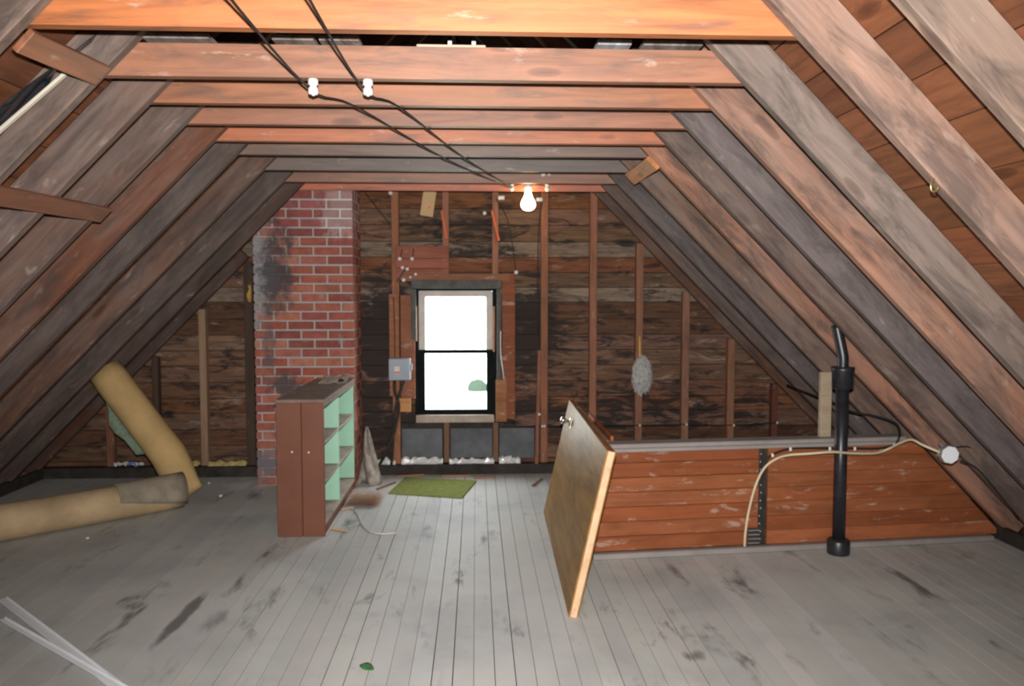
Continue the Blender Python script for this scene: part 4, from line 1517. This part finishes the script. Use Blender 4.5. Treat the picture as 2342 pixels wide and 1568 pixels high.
# white foil lumps along the sole plate
for (p0, p1, lab) in ((862, 905, 'crumpled foil on the sole plate between bookcase and first stud'), (918, 1012, 'crumpled foil under the window, left bay'),
                      (1028, 1130, 'crumpled foil under the window, brightest bay'), (1142, 1190, 'crumpled foil and paper under the window, right bay')):
    a, b = at(p0, 1058, 6.535), at(p1, 1058, 6.535)
    n = 14
    v, f = [], []
    for i in range(n + 1):
        t = i / n
        xx = a.x + (b.x - a.x) * t
        hh = 0.030 + 0.035 * random.random()
        prof_ = [(-0.012, 0.0), (-0.020, hh * 0.35), (-0.008, hh * 0.75), (0.012, hh), (0.03, hh * 0.8), (0.034, 0.0)]
        for (dy, dz_) in prof_:
            v.append(Vector((xx, 6.54 + dy + random.uniform(-0.006, 0.006), 0.086 + max(0, dz_ + random.uniform(-0.006, 0.006) if dz_ else 0))))
    for i in range(n):
        for k in range(5):
            q = i * 6 + k
            f.append((q, q + 6, q + 7, q + 1))
    tag(mesh_obj('foil_strip', v, f, M['foil']), lab, 'foil')
# glass wool behind the left studs, printed paper
for (p0, p1, lab) in ((415, 455, 'tuft of yellow glass wool left of the pale stud'), (478, 565, 'tuft of yellow glass wool between the pale stud and the dark post')):
    a, b = at(p0, 1050, 6.56), at(p1, 1050, 6.56)
    v, f = [], []
    n = 10
    for i in range(n + 1):
        xx = a.x + (b.x - a.x) * i / n
        hh = 0.02 + 0.03 * random.random()
        for (dy, dz_) in ((-0.025, 0), (-0.015, hh), (0.02, hh * 1.1), (0.035, 0)):
            v.append((xx, 6.555 + dy + random.uniform(-.005, .005), 0.087 + dz_))
    for i in range(n):
        for k in range(3):
            q = i * 4 + k
            f.append((q, q + 4, q + 5, q + 1))
    tag(mesh_obj('glass_wool', v, f, M['insul'], smooth=True), lab, 'insulation')
a = at(290, 1050, 6.53)
pr = thing('crumpled_print', 'crumpled white and blue printed paper behind the leaning carpet roll', 'paper', (a.x, 6.53, 0.087))
for (dx, c_, s_) in ((-0.04, 'paper', 1), (0.05, 'blue_print', 0.8), (0.09, 'paper', 0.7)):
    v = []
    n = 5
    for i in range(n + 1):
        for j in range(n + 1):
            v.append(((i / n - .5) * 0.11 * s_ + dx, (j / n - 0.5) * 0.05, 0.005 + random.uniform(0.0, 0.045) * s_))
    f = [(i * (n + 1) + j, i * (n + 1) + j + 1, (i + 1) * (n + 1) + j + 1, (i + 1) * (n + 1) + j) for i in range(n) for j in range(n)]
    mesh_obj('sheet', v, f, M[c_], pr)

# ================================================================== SMALL THINGS OVERHEAD
# loose planks lying on the collar ties
for (p0, p1, lab, c) in ((622, 716, 'grey plank on top of the collar ties, first of the left pair', (0.30, 0.25, 0.22)), (728, 820, 'grey plank on top of the collar ties, second of the left pair', (0.30, 0.25, 0.22)),
                         (1372, 1452, 'pale grey plank on top of the collar ties toward the stairs', (0.45, 0.47, 0.50)), (330, 480, 'wide grey plank on top of the collar ties near the left rafters', (0.28, 0.24, 0.22)),
                         (1480, 1620, 'wide grey plank on top of the collar ties near the right rafters', (0.30, 0.27, 0.25))):
    za = TIE_Z + 0.1335
    a, b = fl(p0, 92, za), fl(p1, 92, za)
    o = box('loose_plank', (2.0, abs(b.x - a.x), 0.02), ((a.x + b.x) / 2, 3.02 + 0.97, za + 0.011), M['rafter'], None, (0, 0, R(90)), c, 0.002)
    tag(o, lab, 'plank', 'planks lying on the collar ties')
a, b = at(1015, 88, TIE_Y[1]), at(1097, 103, TIE_Y[1])
tb = thing('tie_bracket', 'pale wooden strip with two small blocks on top of the second collar tie', 'bracket', ((a.x + b.x) / 2, TIE_Y[1] + 0.022, TIE_Z + TH[1]))
box('strip', (0.26, 0.03, 0.010), (-0.04, -0.004, 0.0055), M['raw'], tb, None, (0.62, 0.5, 0.38))
for dx in (-0.045, 0.045):
    box('block', (0.016, 0.02, 0.016), (dx, -0.006, 0.019), M['porcelain'], tb, None, None, 0.002)

# brace boards nailed under the left rafters
UPL = Vector((math.sin(ANG), 0, -math.cos(ANG)))      # inward normal of the left slope


def on_left(px, py, lift_=0.0):
    """Pixel measured on the left rafters' inner plane."""
    v = ray(px, py)
    n_ = UPL
    p0_ = Vector((XL, 0, TIE_Z)) + n_ * lift_
    return CAM + v * ((p0_ - CAM).dot(n_) / v.dot(n_))


def on_right(px, py, lift_=0.0):
    n_ = Vector((-math.sin(ANG), 0, -math.cos(ANG)))
    v = ray(px, py)
    p0_ = Vector((XR, 0, TIE_Z)) + n_ * lift_
    return CAM + v * ((p0_ - CAM).dot(n_) / v.dot(n_))


p, q = on_left(52, 92, 0.012), on_left(232, 172, 0.012)
tag(stick('brace_board', p, q, 0.085, 0.022, M['tie'], None, (0.27, 0.098, 0.043), up=UPL), 'brown brace board nailed under the left rafters next to the first collar tie', 'brace')
p, q = on_left(-120, 425, 0.012), on_left(240, 491, 0.012)
tag(stick('brace_board', p, q, 0.085, 0.022, M['tie'], None, (0.21, 0.075, 0.036), up=UPL), 'brown brace board with a pale splash nailed lower on the left rafters', 'brace')
p, q = on_right(1443, 408, 0.012), on_right(1494, 372, 0.012)
tag(stick('brace_block', p, q, 0.095, 0.03, M['tie'], None, (0.55, 0.18, 0.04), up=Vector((-math.sin(ANG), 0, -math.cos(ANG)))), 'short orange-brown block nailed across two right rafters', 'brace')

# black plastic strip and pale lath between the first two left rafters
NLOUT = -UPL


def between(px, py, off):
    v = ray(px, py)
    p0_ = Vector((XL, 0, TIE_Z)) + NLOUT * off
    return CAM + v * ((p0_ - CAM).dot(UPL) / v.dot(UPL))


v, f = [], []
ce = [(270, 80), (225, 112), (165, 160), (100, 205), (40, 250), (-40, 320), (-120, 395)]
for i, (a_, b_) in enumerate(ce):
    for k, (da, db) in enumerate(((-24, -20), (-12, -10), (0, 0), (12, 10), (24, 20))):
        v.append(between(a_ + da, b_ + db, 0.10 + random.uniform(-0.025, 0.025)))
for i in range(len(ce) - 1):
    for k in range(4):
        q = i * 5 + k
        f.append((q, q + 1, q + 6, q + 5))
o = mesh_obj('plastic_sheet', v, f, M['black_plastic'])
add_solid(o, 0.002)
tag(o, 'shiny black plastic strip tucked between the first two left rafters', 'plastic sheet')
tag(stick('lath', between(150, 168, 0.06), between(-60, 350, 0.06), 0.022, 0.012, M['raw'], None, (0.62, 0.56, 0.46), up=UPL), 'pale lath beside the black plastic strip on the left slope', 'lath')

# hook on the right rafter
q = on_right(2124, 412, 0.0)
hk = [q + Vector((0, -0.028, 0.0)), q + Vector((-0.012, -0.045, -0.004)), q + Vector((-0.022, -0.05, -0.022)), q + Vector((-0.018, -0.05, -0.040)), q + Vector((-0.003, -0.05, -0.040)), q + Vector((0.002, -0.05, -0.026))]
tag(tube('wire_hook', hk, 0.004, M['brass'], None, 8, 4), 'small brass hook screwed into the lower edge of a right rafter', 'hook')

# ================================================================== THINGS ON THE FLOOR
# green mat
pts = [fl(927, 1093), fl(1090, 1101), fl(1057, 1140), fl(888, 1129)]
v = [p + Vector((0, 0, 0.001)) for p in pts] + [p + Vector((0, 0, 0.010)) for p in pts]
o0 = pts[0].copy()
v = [p - o0 for p in v]
mo = mesh_obj('floor_mat', v, [(3, 2, 1, 0), (4, 5, 6, 7), (0, 1, 5, 4), (1, 2, 6, 5), (2, 3, 7, 6), (3, 0, 4, 7)], M['mat'], None, o0)
tag(mo, 'flat olive green mat lying in front of the window', 'mat')

# two white vinyl strips
for (p, q, w, lab) in (((6, 1372), (292, 1592), 0.042, 'wider white vinyl strip lying on the near floor'), ((6, 1424), (330, 1612), 0.026, 'narrower white vinyl strip crossing the wider one on the floor')):
    A, B_ = fl(*p), fl(*q)
    zz_ = 0.006 if w > 0.03 else 0.018
    st_ = thing('vinyl_strip', lab, 'strip', (A.x, A.y, 0), 'white strips on the floor')
    stick('channel', A + Vector((0, 0, zz_)), B_ + Vector((0, 0, zz_)), w, 0.005, M['white_plastic'], st_, None, 0.001, origin=Vector((A.x, A.y, 0)))
    d_ = (B_ - A).normalized()
    s_ = Vector((-d_.y, d_.x, 0)) * (w / 2 - 0.002)
    stick('lip', A + s_ + Vector((0, 0, zz_ + 0.005)), B_ + s_ + Vector((0, 0, zz_ + 0.005)), 0.003, 0.010, M['white_plastic'], st_, None, 0.0005, origin=Vector((A.x, A.y, 0)))

# leaf
lc = fl(839, 1528)
v = []
for i in range(7):
    t = i / 6
    w_ = 0.022 * math.sin(math.pi * min(1, t * 0.96 + 0.04)) + 0.002
    for s_ in (-1, 0, 1):
        v.append(Vector(((t - 0.5) * 0.062 + s_ * w_ * 0.5, -(t - .5) * 0.05 + s_ * w_, 0.004 + 0.010 * abs(s_) * t + 0.004 * math.sin(t * 6))))
f = [(i * 3 + k, i * 3 + k + 1, i * 3 + k + 4, i * 3 + k + 3) for i in range(6) for k in range(2)]
o = mesh_obj('fallen_leaf', v, f, M['green_leaf'], None, lc, True)
add_solid(o, 0.0008)
tag(o, 'single green leaf on the near grey floor', 'leaf')

# straw broom head beside the bookcase
sc_ = fl(838, 1150)
sh = thing('straw_bundle', 'fluffy brown straw bundle on the floor beside the bookcase', 'straw', sc_)
v, f = [], []
for k in range(1500):
    t = random.random()
    c = Vector((random.uniform(-0.11, 0.10), random.uniform(-0.10, 0.10), abs(random.gauss(0, 0.035)) + 0.004))
    a_ = random.gauss(0.3, 0.6)
    d_ = Vector((math.cos(a_), math.sin(a_), random.uniform(-0.1, 0.3))) * random.uniform(0.03, 0.07)
    n_ = d_.cross(Vector((0, 0, 1))).normalized() * 0.0016
    i = len(v)
    v += [c - d_ * .5 - n_, c - d_ * .5 + n_, c + d_ * .5 + n_ * .4, c + d_ * .5 - n_ * .4]
    v = v
    f.append((i, i + 1, i + 2, i + 3))
v = [Vector((p.x, p.y, max(0.002, p.z))) for p in v]
o = mesh_obj('straws', v, f, M['straw'], sh)
o['kind'] = 'stuff'

# white cord
pts = [fl(783, 1165, .006), fl(800, 1160, .006), fl(818, 1175, .006), fl(826, 1195, .006), fl(842, 1212, .006), fl(870, 1220, .006), fl(908, 1218, .006)]
tag(tube('cotton_cord', pts, 0.005, M['white_cord'], None, 8, 6), 'white cord curling over the floor beside the bookcase', 'cord')
# scraps of wood, plaster crumbs
scr = [((757, 1210), (795, 1216), 0.014, 'pale wood splinter beside the bookcase foot', (0.55, 0.38, 0.22)),
       ((782, 1166), (806, 1160), 0.03, 'pale wood chip at the end of the white cord', (0.55, 0.38, 0.24)),
       ((862, 1120), (905, 1104), 0.018, 'thin brown lath lying from the bookcase toward the green mat', (0.26, 0.12, 0.07)),
       ((905, 1090), (970, 1086), 0.03, 'brown board scrap behind the green mat', (0.30, 0.15, 0.08)),
       ((1010, 1090), (1075, 1088), 0.025, 'orange-brown board scrap right of the mat by the sole plate', (0.42, 0.2, 0.1)),
       ((1085, 1094), (1130, 1092), 0.03, 'reddish board scrap at the mat corner by the sole plate', (0.38, 0.17, 0.085)),
       ((1218, 1112), (1240, 1096), 0.02, 'small brown stick on the floor near the leaning door', (0.25, 0.13, 0.09)),
       ((985, 1080), (1150, 1082), 0.05, 'long grimy board lying against the sole plate below the window', (0.16, 0.10, 0.07))]
for (p, q, w, lab, c) in scr:
    A, B_ = fl(*p), fl(*q)
    A.z = B_.z = 0.007
    tag(stick('wood_scrap', A, B_, w, 0.011, M['raw'], None, c, 0.002), lab, 'scrap', 'wood scraps on the floor')
for (px, py, r_, lab) in ((478, 1106, 0.012, 'smaller white plaster crumb near the carpet foot'), (505, 1136, 0.016, 'larger white plaster crumb near the carpet foot'), (1125, 1115, 0.010, 'white plaster crumb right of the green mat'),
                          (518, 1086, 0.009, 'tiny white plaster crumb by the chimney foot'), (200, 1232, 0.012, 'pale crumb in front of the lying carpet roll')):
    q = fl(px, py)
    bm = bmesh.new()
    bmesh.ops.create_icosphere(bm, subdivisions=1, radius=r_)
    for v_ in bm.verts:
        v_.co *= random.uniform(0.75, 1.15)
        v_.co.z *= 0.7
    me = bpy.data.meshes.new('plaster_crumb')
    bm.to_mesh(me)
    bm.free()
    tag(link('plaster_crumb', me, M['plaster'], None, (q.x, q.y, r_ * 0.6)), lab, 'crumb', 'plaster crumbs')

# grimy cloth slumped between the bookcase and the wall
cb = fl(846, 1108) + Vector((0.03, -0.01, 0))
v, f = [], []
NX, NZ = 9, 10
for j in range(NZ + 1):
    t = j / NZ
    zc = 0.44 * t
    wdt = 0.17 * (1 - t) ** 0.8 + 0.015
    for i in range(NX + 1):
        s_ = i / NX
        v.append(Vector((-0.06 + wdt * (s_ - 0.35) - 0.01 * t, 0.06 * math.sin(s_ * 7 + t * 4) * (1 - t * .6) + 0.03 * random.uniform(-1, 1) * (1 - t) + 0.16 * t, zc + 0.003)))
for j in range(NZ):
    for i in range(NX):
        q = j * (NX + 1) + i
        f.append((q, q + 1, q + NX + 2, q + NX + 1))
o = mesh_obj('grimy_cloth', v, f, M['cloth'], None, cb, True)
add_solid(o, 0.006)
tag(o, 'grimy grey cloth slumped upright behind the end of the bookcase', 'cloth')

# crumpled sheet and a small dark lump on the bookcase top
q = fl(750, 880, bh)
v, f = [], []
n = 7
for i in range(n + 1):
    for j in range(n + 1):
        s_, t = i / n - .5, j / n - .5
        v.append(Vector((s_ * 0.20, t * 0.20, 0.004 + 0.05 * max(0, t + 0.3 + 0.3 * s_) + 0.012 * random.random())))
f = [(i * (n + 1) + j, i * (n + 1) + j + 1, (i + 1) * (n + 1) + j + 1, (i + 1) * (n + 1) + j) for i in range(n) for j in range(n)]
o = mesh_obj('crumpled_sheet', v, f, M['dusty'], None, Vector((q.x + 0.02, 5.78, bh)))
add_solid(o, 0.003)
tag(o, 'dusty crumpled sheet lying on top of the bookcase', 'sheet')
bm = bmesh.new()
bmesh.ops.create_icosphere(bm, subdivisions=2, radius=0.024)
for v_ in bm.verts:
    v_.co *= random.uniform(0.8, 1.15)
    v_.co.z *= 0.8
me = bpy.data.meshes.new('dark_lump')
bm.to_mesh(me)
bm.free()
tag(link('dark_lump', me, M['char'], None, (-0.985, 5.72, bh + 0.018)), 'small dark lump at the edge of the bookcase top', 'lump')

# small black bits over the window shelf: dark block with glints right of the window
a = at(1165, 968, 6.50)
kb = thing('wire_coil', 'small dark coil of wire on the ledge right of the window', 'wire coil', (a.x, 6.515, a.z - 0.01))
for k in range(5):
    tube('turn', [(0.045 * math.cos(t), 0.015 * math.sin(t), 0.012 + k * 0.008 + 0.004 * math.sin(t * 2)) for t in [i * math.pi / 8 for i in range(17)]], 0.004, M['black_rubber'], kb, 6)
